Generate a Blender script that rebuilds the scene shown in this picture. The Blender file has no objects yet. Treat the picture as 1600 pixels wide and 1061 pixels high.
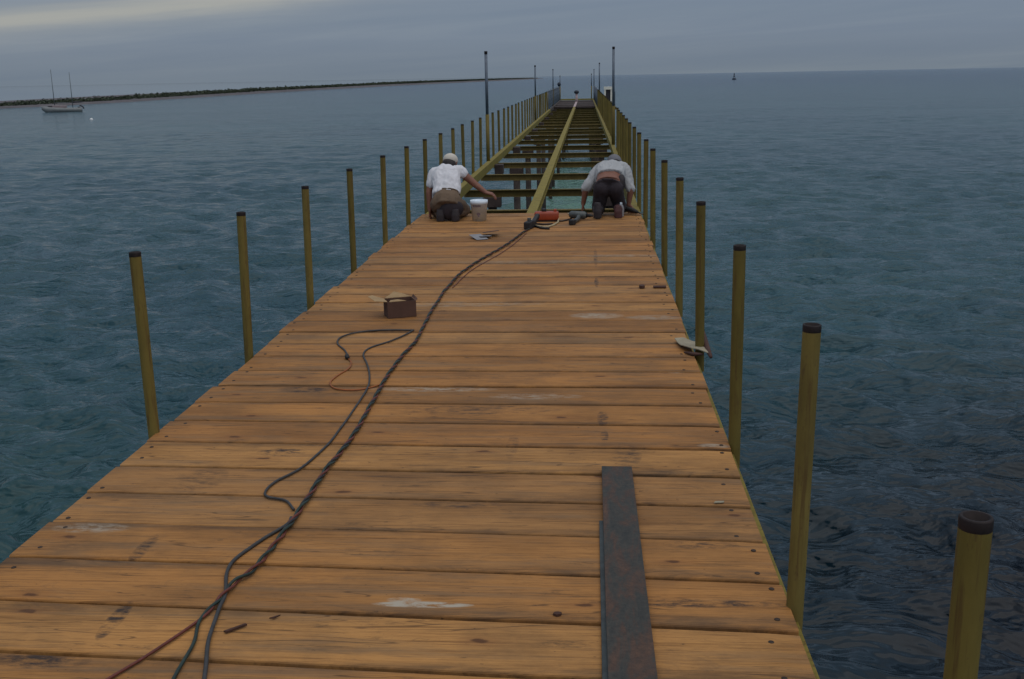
import bpy, bmesh, math, random
import numpy as np
from mathutils import Vector, Matrix, noise
R = math.radians
rnd = random.Random(7)
S = bpy.context.scene
COL = S.collection
WATER = -3.35

# ------------------------------------------------------------------ helpers
def link(name, me, mat=None, parent=None, loc=None, smooth=True):
    o = bpy.data.objects.new(name, me)
    COL.objects.link(o)
    if mat is not None and me is not None:
        me.materials.clear(); me.materials.append(mat)
    if parent is not None: o.parent = parent
    if loc is not None: o.location = loc
    if me is not None and smooth:
        me.polygons.foreach_set('use_smooth', [True] * len(me.polygons))
    return o

def tag(o, label=None, cat=None, group=None, kind=None):
    if label: o['label'] = label
    if cat: o['category'] = cat
    if group: o['group'] = group
    if kind: o['kind'] = kind
    return o

def empty(name, loc=(0, 0, 0), rz=0.0):
    o = bpy.data.objects.new(name, None)
    COL.objects.link(o); o.location = loc; o.rotation_euler = (0, 0, rz)
    o.empty_display_size = 0.1
    return o

class MB:
    """collects simple shapes in one bmesh"""
    def __init__(s): s.bm = bmesh.new()
    def box(s, c, d, rz=0, rx=0, ry=0, bevel=0.0):
        g = bmesh.ops.create_cube(s.bm, size=1.0)
        vs = g['verts']
        M = Matrix.Translation(c) @ Matrix.Rotation(rz, 4, 'Z') @ Matrix.Rotation(ry, 4, 'Y') @ Matrix.Rotation(rx, 4, 'X')
        for v in vs:
            v.co = M @ Vector((v.co.x * d[0], v.co.y * d[1], v.co.z * d[2]))
        if bevel:
            es = list({e for v in vs for e in v.link_edges})
            bmesh.ops.bevel(s.bm, geom=es, offset=bevel, segments=2, affect='EDGES', profile=0.6)
        return s
    def tube(s, pts, r, n=8, cap=True):
        pts = [Vector(p) for p in pts]
        rs = r if isinstance(r, (list, tuple)) else [r] * len(pts)
        rings = []
        up = Vector((0, 0, 1))
        prev = None
        for i, p in enumerate(pts):
            a = pts[max(i - 1, 0)]; b = pts[min(i + 1, len(pts) - 1)]
            t = (b - a)
            if t.length < 1e-9: t = Vector((0, 0, 1))
            t.normalize()
            if prev is None:
                ref = up if abs(t.z) < 0.9 else Vector((1, 0, 0))
                u = t.cross(ref).normalized()
            else:
                u = (prev - t * prev.dot(t)).normalized()
            prev = u
            w = t.cross(u)
            rings.append([s.bm.verts.new(p + (u * math.cos(k * 2 * math.pi / n) + w * math.sin(k * 2 * math.pi / n)) * rs[i]) for k in range(n)])
        for i in range(len(rings) - 1):
            for k in range(n):
                s.bm.faces.new((rings[i][k], rings[i][(k + 1) % n], rings[i + 1][(k + 1) % n], rings[i + 1][k]))
        if cap:
            s.bm.faces.new(rings[0][::-1]); s.bm.faces.new(rings[-1])
        return s
    def lathe(s, prof, c=(0, 0, 0), n=24, closed=False):
        rings = []
        for (r, z) in prof:
            rings.append([s.bm.verts.new((c[0] + r * math.cos(k * 2 * math.pi / n), c[1] + r * math.sin(k * 2 * math.pi / n), c[2] + z)) for k in range(n)])
        for i in range(len(rings) - 1):
            for k in range(n):
                s.bm.faces.new((rings[i][k], rings[i][(k + 1) % n], rings[i + 1][(k + 1) % n], rings[i + 1][k]))
        if not closed:
            s.bm.faces.new(rings[0][::-1]); s.bm.faces.new(rings[-1])
        return s
    def prism(s, poly, z0, z1):
        a = [s.bm.verts.new((p[0], p[1], z0)) for p in poly]
        b = [s.bm.verts.new((p[0], p[1], z1)) for p in poly]
        n = len(poly)
        for k in range(n):
            s.bm.faces.new((a[k], a[(k + 1) % n], b[(k + 1) % n], b[k]))
        s.bm.faces.new(a[::-1]); s.bm.faces.new(b)
        return s
    def mesh(s, name):
        bmesh.ops.recalc_face_normals(s.bm, faces=s.bm.faces)
        me = bpy.data.meshes.new(name); s.bm.to_mesh(me); s.bm.free()
        return me
    def build(s, name, mat, parent=None, loc=None, smooth=False):
        return link(name, s.mesh(name), mat, parent, loc, smooth)

def spline(pts, step=0.02):
    """Catmull-Rom through 2-D points, evenly sampled"""
    P = [Vector((p[0], p[1], 0)) for p in pts]
    P = [P[0] * 2 - P[1]] + P + [P[-1] * 2 - P[-2]]
    out = []
    for i in range(1, len(P) - 2):
        n = max(2, int((P[i + 1] - P[i]).length / step))
        for k in range(n):
            t = k / n
            a, b, c, d = P[i - 1:i + 3]
            out.append(0.5 * ((2 * b) + (c - a) * t + (2 * a - 5 * b + 4 * c - d) * t * t + (3 * b - a - 3 * c + d) * t ** 3))
    out.append(P[-2].copy())
    return out

# ------------------------------------------------------------------ materials
def new_mat(name):
    m = bpy.data.materials.new(name); m.use_nodes = True
    nt = m.node_tree
    b = nt.nodes['Principled BSDF']
    return m, nt, b

def N(nt, typ, **kw):
    n = nt.nodes.new(typ)
    for k, v in kw.items():
        if k == 'ins':
            for a, b in v.items(): n.inputs[a].default_value = b
        else: setattr(n, k, v)
    return n

def ramp(nt, stops, interp='LINEAR'):
    n = nt.nodes.new('ShaderNodeValToRGB')
    cr = n.color_ramp; cr.interpolation = interp
    while len(cr.elements) < len(stops): cr.elements.new(0.5)
    for e, (p, c) in zip(cr.elements, stops):
        e.position = p; e.color = (c[0], c[1], c[2], 1) if not isinstance(c, (int, float)) else (c, c, c, 1)
    return n

def mixc(nt, fac, a, b, blend='MIX'):
    n = nt.nodes.new('ShaderNodeMix'); n.data_type = 'RGBA'; n.blend_type = blend
    for sock, v in ((n.inputs[0], fac), (n.inputs[6], a), (n.inputs[7], b)):
        if hasattr(v, 'is_linked') or isinstance(v, bpy.types.NodeSocket): nt.links.new(v, sock)
        elif isinstance(v, (int, float)): sock.default_value = v
        else: sock.default_value = (v[0], v[1], v[2], 1)
    return n.outputs[2]

def math_(nt, op, a, b=None, clamp=False):
    n = nt.nodes.new('ShaderNodeMath'); n.operation = op; n.use_clamp = clamp
    for i, v in enumerate((a, b)):
        if v is None: continue
        if isinstance(v, (int, float)): n.inputs[i].default_value = v
        else: nt.links.new(v, n.inputs[i])
    return n.outputs[0]

def simple(name, col, rough=0.6, metal=0.0, var=0.15, scale=8.0, bump=0.0, spec=0.4):
    """base colour with mottled variation"""
    m, nt, b = new_mat(name)
    tc = N(nt, 'ShaderNodeTexCoord')
    n1 = N(nt, 'ShaderNodeTexNoise', ins={'Scale': scale, 'Detail': 6.0, 'Roughness': 0.65})
    nt.links.new(tc.outputs['Object'], n1.inputs['Vector'])
    lo = tuple(c * (1 - var) for c in col); hi = tuple(min(1, c * (1 + var)) for c in col)
    r = ramp(nt, [(0.3, lo), (0.7, hi)])
    nt.links.new(n1.outputs['Fac'], r.inputs['Fac'])
    nt.links.new(r.outputs['Color'], b.inputs['Base Color'])
    b.inputs['Roughness'].default_value = rough; b.inputs['Metallic'].default_value = metal
    b.inputs['Specular IOR Level'].default_value = spec
    if bump:
        bp = N(nt, 'ShaderNodeBump', ins={'Strength': bump, 'Distance': 0.01})
        nt.links.new(n1.outputs['Fac'], bp.inputs['Height'])
        nt.links.new(bp.outputs['Normal'], b.inputs['Normal'])
    return m

def wood_material():
    m, nt, b = new_mat('deck_wood')
    L = nt.links
    geo = N(nt, 'ShaderNodeNewGeometry'); oi = N(nt, 'ShaderNodeObjectInfo')
    tc = N(nt, 'ShaderNodeTexCoord')
    off = N(nt, 'ShaderNodeVectorMath', operation='SCALE'); off.inputs[0].default_value = (37.0, 91.0, 13.0)
    L.new(oi.outputs['Random'], off.inputs['Scale'])
    add = N(nt, 'ShaderNodeVectorMath', operation='ADD')
    L.new(tc.outputs['Object'], add.inputs[0]); L.new(off.outputs[0], add.inputs[1])
    def stretched(sx, sy, sc, det=6.0, rough=0.6, dist=0.0):
        mp = N(nt, 'ShaderNodeMapping'); mp.inputs['Scale'].default_value = (sx, sy, 1.0)
        L.new(add.outputs[0], mp.inputs['Vector'])
        n = N(nt, 'ShaderNodeTexNoise', ins={'Scale': sc, 'Detail': det, 'Roughness': rough, 'Distortion': dist})
        L.new(mp.outputs[0], n.inputs['Vector'])
        return n.outputs['Fac']
    # broad tone of every plank + within plank
    tone = ramp(nt, [(0.0, (0.30, 0.140, 0.043)), (0.25, (0.43, 0.200, 0.058)), (0.5, (0.37, 0.168, 0.049)), (0.75, (0.44, 0.222, 0.072)), (1.0, (0.34, 0.170, 0.060))])
    L.new(oi.outputs['Random'], tone.inputs['Fac'])
    blotch = stretched(0.8, 2.6, 1.3, 4.0, 0.55)
    bl = ramp(nt, [(0.30, (0.60, 0.57, 0.55)), (0.52, (1.0, 1.0, 1.0)), (0.75, (1.16, 1.12, 1.05))])
    L.new(blotch, bl.inputs['Fac'])
    c = mixc(nt, 1.0, tone.outputs['Color'], bl.outputs['Color'], 'MULTIPLY')
    # grain
    grain = stretched(0.7, 26.0, 3.2, 10.0, 0.78, 0.9)
    gr = ramp(nt, [(0.34, (0.34, 0.29, 0.26)), (0.50, (1, 1, 1)), (0.8, (1.12, 1.1, 1.05))])
    L.new(grain, gr.inputs['Fac'])
    c = mixc(nt, 0.85, c, gr.outputs['Color'], 'MULTIPLY')
    fine = stretched(3.0, 90.0, 5.0, 4.0, 0.7, 0.3)
    fr = ramp(nt, [(0.32, (0.6, 0.55, 0.5)), (0.54, (1.03, 1.03, 1.03))]); L.new(fine, fr.inputs['Fac'])
    c = mixc(nt, 0.55, c, fr.outputs['Color'], 'MULTIPLY')
    # grey weathering along the grain
    wth = stretched(0.55, 5.0, 1.6, 7.0, 0.7, 0.4)
    wr = ramp(nt, [(0.50, 0.0), (0.68, 0.65)]); L.new(wth, wr.inputs['Fac'])
    c = mixc(nt, wr.outputs['Color'], c, (0.15, 0.105, 0.066))
    # dark dirt streaks
    drt = stretched(1.3, 11.0, 1.9, 9.0, 0.75, 1.2)
    dr = ramp(nt, [(0.57, 0.0), (0.67, 0.75)]); L.new(drt, dr.inputs['Fac'])
    c = mixc(nt, dr.outputs['Color'], c, (0.055, 0.035, 0.022))
    bigd = N(nt, 'ShaderNodeTexNoise', ins={'Scale': 2.3, 'Detail': 7.0, 'Roughness': 0.68}); L.new(geo.outputs['Position'], bigd.inputs['Vector'])
    bd_ = ramp(nt, [(0.48, 0.0), (0.70, 0.45)]); L.new(bigd.outputs['Fac'], bd_.inputs['Fac'])
    c = mixc(nt, bd_.outputs['Color'], c, (0.12, 0.065, 0.030))
    spk = N(nt, 'ShaderNodeTexNoise', ins={'Scale': 38.0, 'Detail': 5.0, 'Roughness': 0.7}); mps = N(nt, 'ShaderNodeMapping'); mps.inputs['Scale'].default_value = (0.5, 1.0, 1.0)
    L.new(add.outputs[0], mps.inputs['Vector']); L.new(mps.outputs[0], spk.inputs['Vector'])
    sp_ = ramp(nt, [(0.66, 0.0), (0.70, 0.8)]); L.new(spk.outputs['Fac'], sp_.inputs['Fac'])
    c = mixc(nt, sp_.outputs['Color'], c, (0.05, 0.028, 0.016))
    crk = N(nt, 'ShaderNodeTexNoise', ins={'Scale': 1.6, 'Detail': 2.0, 'Roughness': 0.5, 'Distortion': 0.8}); mpc = N(nt, 'ShaderNodeMapping'); mpc.inputs['Scale'].default_value = (0.5, 9.0, 1.0)
    L.new(add.outputs[0], mpc.inputs['Vector']); L.new(mpc.outputs[0], crk.inputs['Vector'])
    ck = math_(nt, 'ABSOLUTE', math_(nt, 'SUBTRACT', crk.outputs['Fac'], 0.61))
    ck_ = ramp(nt, [(0.002, 0.7), (0.008, 0.0)]); L.new(ck, ck_.inputs['Fac'])
    c = mixc(nt, ck_.outputs['Color'], c, (0.06, 0.03, 0.015))
    # knots: sparse dark ovals
    mp = N(nt, 'ShaderNodeMapping'); mp.inputs['Scale'].default_value = (0.85, 2.3, 1.0)
    L.new(add.outputs[0], mp.inputs['Vector'])
    wob = N(nt, 'ShaderNodeTexNoise', ins={'Scale': 14.0, 'Detail': 3.0}); L.new(add.outputs[0], wob.inputs['Vector'])
    vadd = N(nt, 'ShaderNodeMixRGB', blend_type='ADD'); vadd.inputs[0].default_value = 0.06
    L.new(mp.outputs[0], vadd.inputs[1]); L.new(wob.outputs['Color'], vadd.inputs[2])
    vo = N(nt, 'ShaderNodeTexVoronoi', voronoi_dimensions='2D', ins={'Scale': 1.0, 'Randomness': 1.0})
    L.new(vadd.outputs[0], vo.inputs['Vector'])
    kn = ramp(nt, [(0.018, 0.9), (0.032, 0.0)]); L.new(vo.outputs['Distance'], kn.inputs['Fac'])
    c = mixc(nt, kn.outputs['Color'], c, (0.04, 0.02, 0.012))
    halo = ramp(nt, [(0.03, 0.30), (0.09, 0.0)]); L.new(vo.outputs['Distance'], halo.inputs['Fac'])
    c = mixc(nt, halo.outputs['Color'], c, (0.20, 0.075, 0.025))
    # worn, dirt-filled arrises along both long edges
    so = N(nt, 'ShaderNodeSeparateXYZ'); L.new(tc.outputs['Object'], so.inputs[0])
    ey = math_(nt, 'ABSOLUTE', so.outputs[1])
    em = N(nt, 'ShaderNodeMapRange', interpolation_type='SMOOTHSTEP', ins={'From Min': 0.118, 'From Max': 0.156, 'To Min': 0.0, 'To Max': 1.0}); L.new(ey, em.inputs['Value'])
    en = stretched(1.1, 4.0, 3.0, 7.0, 0.72, 0.5)
    er = ramp(nt, [(0.38, 0.05), (0.62, 1.0)]); L.new(en, er.inputs['Fac'])
    ef = math_(nt, 'MULTIPLY', math_(nt, 'MULTIPLY', em.outputs[0], er.outputs['Color']), 0.65, clamp=True)
    c = mixc(nt, ef, c, (0.075, 0.045, 0.026))
    # darker trodden blotches with crisp edges
    tb = stretched(1.0, 2.2, 3.6, 10.0, 0.8, 1.0)
    tr_ = ramp(nt, [(0.56, 0.0), (0.61, 0.28), (0.76, 0.5)]); L.new(tb, tr_.inputs['Fac'])
    c = mixc(nt, tr_.outputs['Color'], c, (0.15, 0.085, 0.042))
    # marks with a place of their own: paint scuffs, pencil marks, footprints (world position)
    sep = N(nt, 'ShaderNodeSeparateXYZ'); L.new(geo.outputs['Position'], sep.inputs[0])
    nz = N(nt, 'ShaderNodeTexNoise', ins={'Scale': 26.0, 'Detail': 7.0, 'Roughness': 0.75})
    mpp = N(nt, 'ShaderNodeMapping'); mpp.inputs['Scale'].default_value = (0.45, 1.3, 1.0)
    L.new(geo.outputs['Position'], mpp.inputs['Vector']); L.new(mpp.outputs[0], nz.inputs['Vector'])
    W = (0.40, 0.35, 0.28); D = (0.040, 0.028, 0.024); G = (0.30, 0.27, 0.22)
    marks = [(-0.535, 3.16, 0.17, 0.022, W, 1.6, 0.50), (-0.60, 3.19, 0.06, 0.02, W, 1.2, 0.52),
             (0.068, 10.0, 0.02, 0.55, D, 1.0, 0.56), (0.067, 8.75, 0.02, 0.22, D, 1.0, 0.54), (0.16, 8.95, 0.09, 0.10, D, 0.8, 0.58),
             (-0.85, 5.63, 0.36, 0.05, W, 0.8, 0.53), (-0.28, 5.50, 0.26, 0.06, W, 0.7, 0.54), (-1.55, 5.62, 0.16, 0.06, D, 0.9, 0.54),
             (0.06, 7.48, 0.20, 0.10, W, 0.8, 0.50), (0.45, 7.42, 0.2, 0.08, G, 0.8, 0.5),
             (-1.40, 4.60, 0.12, 0.06, D, 1.0, 0.56), (-1.90, 3.73, 0.16, 0.05, W, 0.7, 0.53),
             (-0.55, 5.25, 0.45, 0.09, D, 0.6, 0.57), (0.07, 5.12, 0.03, 0.12, D, 1.0, 0.55), (0.075, 4.85, 0.02, 0.09, D, 1.0, 0.54),
             (0.17, 4.6, 0.07, 0.16, D, 0.6, 0.55), (-1.66, 4.25, 0.12, 0.16, D, 0.5, 0.56), (-1.62, 3.55, 0.03, 0.13, D, 0.7, 0.53),
             (-1.50, 3.03, 0.03, 0.13, D, 0.9, 0.52), (-1.62, 2.78, 0.16, 0.05, D, 0.7, 0.52), (0.5, 5.98, 0.06, 0.02, W, 0.9, 0.5),
             (0.40, 3.65, 0.14, 0.05, D, 0.6, 0.55), (0.57, 4.72, 0.08, 0.03, W, 0.8, 0.5),
             (-1.0, 7.9, 0.7, 0.10, G, 0.6, 0.53), (-0.5, 9.75, 0.8, 0.10, G, 0.5, 0.53), (0.3, 10.1, 0.5, 0.07, W, 0.5, 0.52),
             (-0.35, 4.7, 0.03, 0.17, D, 0.5, 0.55), (-0.52, 4.0, 0.2, 0.04, D, 0.6, 0.55), (0.3, 3.2, 0.35, 0.03, D, 0.8, 0.55)]
    for (x, y, rx, ry, col, st, th) in marks:
        dx = math_(nt, 'DIVIDE', math_(nt, 'SUBTRACT', sep.outputs[0], x), rx)
        dy = math_(nt, 'DIVIDE', math_(nt, 'SUBTRACT', sep.outputs[1], y), ry)
        d = math_(nt, 'ADD', math_(nt, 'MULTIPLY', dx, dx), math_(nt, 'MULTIPLY', dy, dy))
        f = math_(nt, 'SUBTRACT', 1.0, d, clamp=True)
        g = math_(nt, 'MULTIPLY', math_(nt, 'SUBTRACT', nz.outputs['Fac'], th - 0.1), 6.0, clamp=True)
        a = math_(nt, 'MULTIPLY', math_(nt, 'MULTIPLY', math_(nt, 'POWER', f, 0.5), g), st * (1.5 if col is D else 0.95), clamp=True)
        c = mixc(nt, a, c, col)
    L.new(c, b.inputs['Base Color'])
    b.inputs['Roughness'].default_value = 0.72; b.inputs['Specular IOR Level'].default_value = 0.25
    bp = N(nt, 'ShaderNodeBump', ins={'Strength': 0.35, 'Distance': 0.004})
    L.new(grain, bp.inputs['Height']); L.new(bp.outputs['Normal'], b.inputs['Normal'])
    return m

def yellow_paint(name, base, dirt=0.5):
    m, nt, b = new_mat(name); L = nt.links
    tc = N(nt, 'ShaderNodeTexCoord'); oi = N(nt, 'ShaderNodeObjectInfo')
    off = N(nt, 'ShaderNodeVectorMath', operation='SCALE'); off.inputs[0].default_value = (17.0, 5.0, 29.0)
    L.new(oi.outputs['Random'], off.inputs['Scale'])
    add = N(nt, 'ShaderNodeVectorMath', operation='ADD'); L.new(tc.outputs['Object'], add.inputs[0]); L.new(off.outputs[0], add.inputs[1])
    mp = N(nt, 'ShaderNodeMapping'); mp.inputs['Scale'].default_value = (1, 1, 0.35); L.new(add.outputs[0], mp.inputs['Vector'])
    n1 = N(nt, 'ShaderNodeTexNoise', ins={'Scale': 9.0, 'Detail': 7.0, 'Roughness': 0.65}); L.new(mp.outputs[0], n1.inputs['Vector'])
    n2 = N(nt, 'ShaderNodeTexNoise', ins={'Scale': 45.0, 'Detail': 4.0, 'Roughness': 0.7}); L.new(mp.outputs[0], n2.inputs['Vector'])
    r = ramp(nt, [(0.3, tuple(x * 0.72 for x in base)), (0.55, base), (0.75, tuple(x * 1.18 for x in base))])
    L.new(n1.outputs['Fac'], r.inputs['Fac'])
    r2 = ramp(nt, [(0.60, 0.0), (0.72, dirt)]); L.new(n2.outputs['Fac'], r2.inputs['Fac'])
    c = mixc(nt, r2.outputs['Color'], r.outputs['Color'], (0.07, 0.04, 0.02))
    tn = ramp(nt, [(0.0, (0.72, 0.70, 0.66)), (0.5, (1.0, 0.98, 0.95)), (1.0, (1.12, 1.08, 1.2))]); L.new(oi.outputs['Random'], tn.inputs['Fac'])
    c = mixc(nt, 1.0, c, tn.outputs['Color'], 'MULTIPLY')
    mp2 = N(nt, 'ShaderNodeMapping'); mp2.inputs['Scale'].default_value = (1.0, 1.0, 0.06); L.new(add.outputs[0], mp2.inputs['Vector'])
    n3 = N(nt, 'ShaderNodeTexNoise', ins={'Scale': 55.0, 'Detail': 5.0, 'Roughness': 0.6}); L.new(mp2.outputs[0], n3.inputs['Vector'])
    r3 = ramp(nt, [(0.54, 0.0), (0.66, 0.6)]); L.new(n3.outputs['Fac'], r3.inputs['Fac'])
    c = mixc(nt, r3.outputs['Color'], c, (0.085, 0.045, 0.018))
    L.new(c, b.inputs['Base Color']); b.inputs['Roughness'].default_value = 0.7; b.inputs['Specular IOR Level'].default_value = 0.22
    bp = N(nt, 'ShaderNodeBump', ins={'Strength': 0.12, 'Distance': 0.003}); L.new(n2.outputs['Fac'], bp.inputs['Height']); L.new(bp.outputs['Normal'], b.inputs['Normal'])
    return m

def rust_material():
    m, nt, b = new_mat('rusty_steel'); L = nt.links
    tc = N(nt, 'ShaderNodeTexCoord')
    mp = N(nt, 'ShaderNodeMapping'); mp.inputs['Scale'].default_value = (1.8, 0.5, 1); L.new(tc.outputs['Object'], mp.inputs['Vector'])
    n1 = N(nt, 'ShaderNodeTexNoise', ins={'Scale': 7.0, 'Detail': 9.0, 'Roughness': 0.72, 'Distortion': 0.5}); L.new(mp.outputs[0], n1.inputs['Vector'])
    n2 = N(nt, 'ShaderNodeTexNoise', ins={'Scale': 60.0, 'Detail': 6.0, 'Roughness': 0.75}); L.new(tc.outputs['Object'], n2.inputs['Vector'])
    r = ramp(nt, [(0.36, (0.030, 0.032, 0.030)), (0.47, (0.050, 0.047, 0.040)), (0.54, (0.074, 0.044, 0.031)), (0.66, (0.11, 0.056, 0.032))])
    L.new(n1.outputs['Fac'], r.inputs['Fac'])
    r2 = ramp(nt, [(0.35, (0.55, 0.55, 0.55)), (0.65, (1.25, 1.2, 1.15))]); L.new(n2.outputs['Fac'], r2.inputs['Fac'])
    c = mixc(nt, 0.8, r.outputs['Color'], r2.outputs['Color'], 'MULTIPLY')
    L.new(c, b.inputs['Base Color']); b.inputs['Roughness'].default_value = 0.62; b.inputs['Metallic'].default_value = 0.25
    bp = N(nt, 'ShaderNodeBump', ins={'Strength': 0.4, 'Distance': 0.003}); L.new(n2.outputs['Fac'], bp.inputs['Height']); L.new(bp.outputs['Normal'], b.inputs['Normal'])
    return m

def water_material():
    m, nt, b = new_mat('sea_water'); L = nt.links
    geo = N(nt, 'ShaderNodeNewGeometry'); sep = N(nt, 'ShaderNodeSeparateXYZ'); L.new(geo.outputs['Position'], sep.inputs[0])
    # water tint: pale sand under and left of the pier, vignette darkness painted in at the right
    big = N(nt, 'ShaderNodeTexNoise', ins={'Scale': 0.03, 'Detail': 4.0, 'Roughness': 0.55}); L.new(geo.outputs['Position'], big.inputs['Vector'])
    base = ramp(nt, [(0.35, (0.012, 0.050, 0.068)), (0.65, (0.021, 0.069, 0.083))]); L.new(big.outputs['Fac'], base.inputs['Fac'])
    c = base.outputs['Color']
    ln = math_(nt, 'SQRT', math_(nt, 'ADD', math_(nt, 'MULTIPLY', sep.outputs[0], sep.outputs[0]), math_(nt, 'MULTIPLY', sep.outputs[1], sep.outputs[1])))
    deep = N(nt, 'ShaderNodeMapRange', interpolation_type='SMOOTHSTEP', ins={'From Min': 90.0, 'From Max': 700.0, 'To Min': 0.0, 'To Max': 0.9}); L.new(ln, deep.inputs['Value'])
    c = mixc(nt, deep.outputs[0], c, (0.012, 0.042, 0.085))          # deeper, bluer water offshore
    L.new(math_(nt, 'SUBTRACT', 0.5, math_(nt, 'MULTIPLY', deep.outputs[0], 0.27)), b.inputs['Specular IOR Level'])   # rough open water mirrors less
    def patch(x, y, rx, ry, col, st, c):
        dx = math_(nt, 'DIVIDE', math_(nt, 'SUBTRACT', sep.outputs[0], x), rx)
        dy = math_(nt, 'DIVIDE', math_(nt, 'SUBTRACT', sep.outputs[1], y), ry)
        d = math_(nt, 'SQRT', math_(nt, 'ADD', math_(nt, 'MULTIPLY', dx, dx), math_(nt, 'MULTIPLY', dy, dy)))
        mr = N(nt, 'ShaderNodeMapRange', interpolation_type='SMOOTHSTEP', ins={'From Min': 1.0, 'From Max': 0.15, 'To Min': 0.0, 'To Max': st})
        L.new(d, mr.inputs['Value'])
        return mixc(nt, mr.outputs[0], c, col)
    c = patch(-0.9, 42, 3.6, 34, (0.10, 0.20, 0.16), 0.95, c)      # shallow sand under the pier
    c = patch(-9, 6, 9, 15, (0.018, 0.056, 0.056), 0.85, c)
    c = patch(14, 14, 12, 16, (0.008, 0.020, 0.030), 0.85, c)  # softer outer part of the painted vignette darkness
    c = patch(6.0, 8, 10.0, 14, (0.003, 0.006, 0.012), 1.0, c)          # lower-right vignette darkness painted into the water colour
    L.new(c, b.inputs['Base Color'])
    b.inputs['Roughness'].default_value = 0.13; b.inputs['IOR'].default_value = 1.33
    b.inputs['Specular IOR Level'].default_value = 0.5
    def nz(sx, sy, sc, det, rough=0.55, rot=0.0):
        mp = N(nt, 'ShaderNodeMapping'); mp.inputs['Scale'].default_value = (sx, sy, 1.0); mp.inputs['Rotation'].default_value = (0, 0, rot)
        L.new(geo.outputs['Position'], mp.inputs['Vector'])
        n = N(nt, 'ShaderNodeTexNoise', ins={'Scale': sc, 'Detail': det, 'Roughness': rough, 'Distortion': 0.3}); L.new(mp.outputs[0], n.inputs['Vector'])
        return n.outputs['Fac']
    a = nz(0.6, 1.0, 0.55, 5.0, 0.6, R(8)); d2 = nz(0.6, 1.0, 3.4, 2.0, 0.6, R(-12)); e = nz(0.35, 1.0, 0.06, 3.0, 0.5, R(5))
    g = nz(0.6, 1.0, 1.3, 3.0, 0.6, R(15))
    h = math_(nt, 'ADD', math_(nt, 'MULTIPLY', a, 0.75), math_(nt, 'MULTIPLY', d2, 0.05))
    h = math_(nt, 'ADD', h, math_(nt, 'MULTIPLY', g, 0.50))
    h = math_(nt, 'ADD', h, math_(nt, 'MULTIPLY', e, 1.2))
    bp = N(nt, 'ShaderNodeBump', ins={'Strength': 1.0, 'Distance': 0.75}); L.new(h, bp.inputs['Height'])
    L.new(bp.outputs['Normal'], b.inputs['Normal'])
    return m

M = {}
M['wood'] = wood_material()
M['yellow'] = yellow_paint('yellow_painted_steel', (0.160, 0.124, 0.031), 0.6)
M['beam'] = yellow_paint('yellow_green_beam_paint', (0.25, 0.205, 0.044), 0.5)
M['cross'] = yellow_paint('olive_beam_paint', (0.165, 0.125, 0.038), 0.8)
M['end'] = simple('bare_pipe_end', (0.020, 0.013, 0.013), 0.7, 0.2, 0.5, 30)
M['galv'] = simple('galvanised_pipe', (0.12, 0.145, 0.185), 0.5, 0.35, 0.25, 6)
M['mesh'] = simple('fence_wire', (0.12, 0.15, 0.18), 0.5, 0.5, 0.2, 6)
M['pile'] = simple('dark_pile_timber', (0.055, 0.042, 0.036), 0.85, 0, 0.5, 5, 0.4)
M['pilecap'] = simple('dark_cap_timber', (0.05, 0.034, 0.030), 0.85, 0, 0.5, 6, 0.3)
M['bolt'] = simple('black_bolt_head', (0.045, 0.030, 0.022), 0.7, 0.3, 0.5, 40)
M['rust'] = rust_material()
M['dsteel'] = simple('dark_steel', (0.050, 0.060, 0.062), 0.55, 0.3, 0.4, 14, 0.2)
M['card'] = simple('brown_cardboard', (0.095, 0.048, 0.034), 0.85, 0, 0.16, 9)
M['cardin'] = simple('pale_cardboard', (0.34, 0.225, 0.115), 0.85, 0, 0.18, 9)
M['cardgrey'] = simple('bleached_cardboard', (0.30, 0.265, 0.19), 0.85, 0, 0.2, 14, 0.2)
M['green_cord'] = simple('green_black_cord', (0.016, 0.030, 0.024), 0.5, 0, 0.5, 20)
M['black_cord'] = simple('black_cord', (0.014, 0.013, 0.014), 0.5, 0, 0.4, 20)
M['grey_cord'] = simple('grey_cord', (0.040, 0.040, 0.042), 0.55, 0, 0.3, 20)
M['red_cord'] = simple('red_brown_cord', (0.12, 0.028, 0.018), 0.5, 0, 0.3, 20)
M['orange_cord'] = simple('orange_cord', (0.28, 0.085, 0.02), 0.5, 0, 0.3, 20)
M['orange'] = simple('orange_plastic', (0.29, 0.046, 0.017), 0.4, 0, 0.2, 10)
M['black'] = simple('black_rubber', (0.015, 0.014, 0.016), 0.55, 0, 0.4, 20)
M['grey'] = simple('grey_tool_metal', (0.09, 0.10, 0.10), 0.45, 0.4, 0.3, 20)
M['cream_cord'] = simple('cream_cord', (0.40, 0.33, 0.2), 0.6, 0, 0.2, 20)
M['skin'] = simple('brown_skin', (0.19, 0.080, 0.052), 0.55, 0, 0.15, 14)
M['white_cloth'] = simple('white_cotton', (0.60, 0.60, 0.64), 0.9, 0, 0.07, 6)
M['grey_cloth'] = simple('pale_grey_cotton', (0.36, 0.37, 0.385), 0.9, 0, 0.10, 6)
M['khaki'] = simple('brown_khaki_cloth', (0.13, 0.088, 0.058), 0.9, 0, 0.3, 6)
M['dark_cloth'] = simple('dark_trouser_cloth', (0.030, 0.024, 0.030), 0.9, 0, 0.35, 6)
M['boot'] = simple('dark_boot', (0.030, 0.024, 0.028), 0.7, 0, 0.4, 10)
M['redboot'] = simple('red_brown_shoe', (0.075, 0.030, 0.030), 0.7, 0, 0.3, 10)
M['hair'] = simple('black_hair', (0.012, 0.009, 0.009), 0.6, 0, 0.4, 60)
M['cap'] = simple('white_cap_cloth', (0.56, 0.52, 0.46), 0.9, 0, 0.1, 9)
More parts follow.
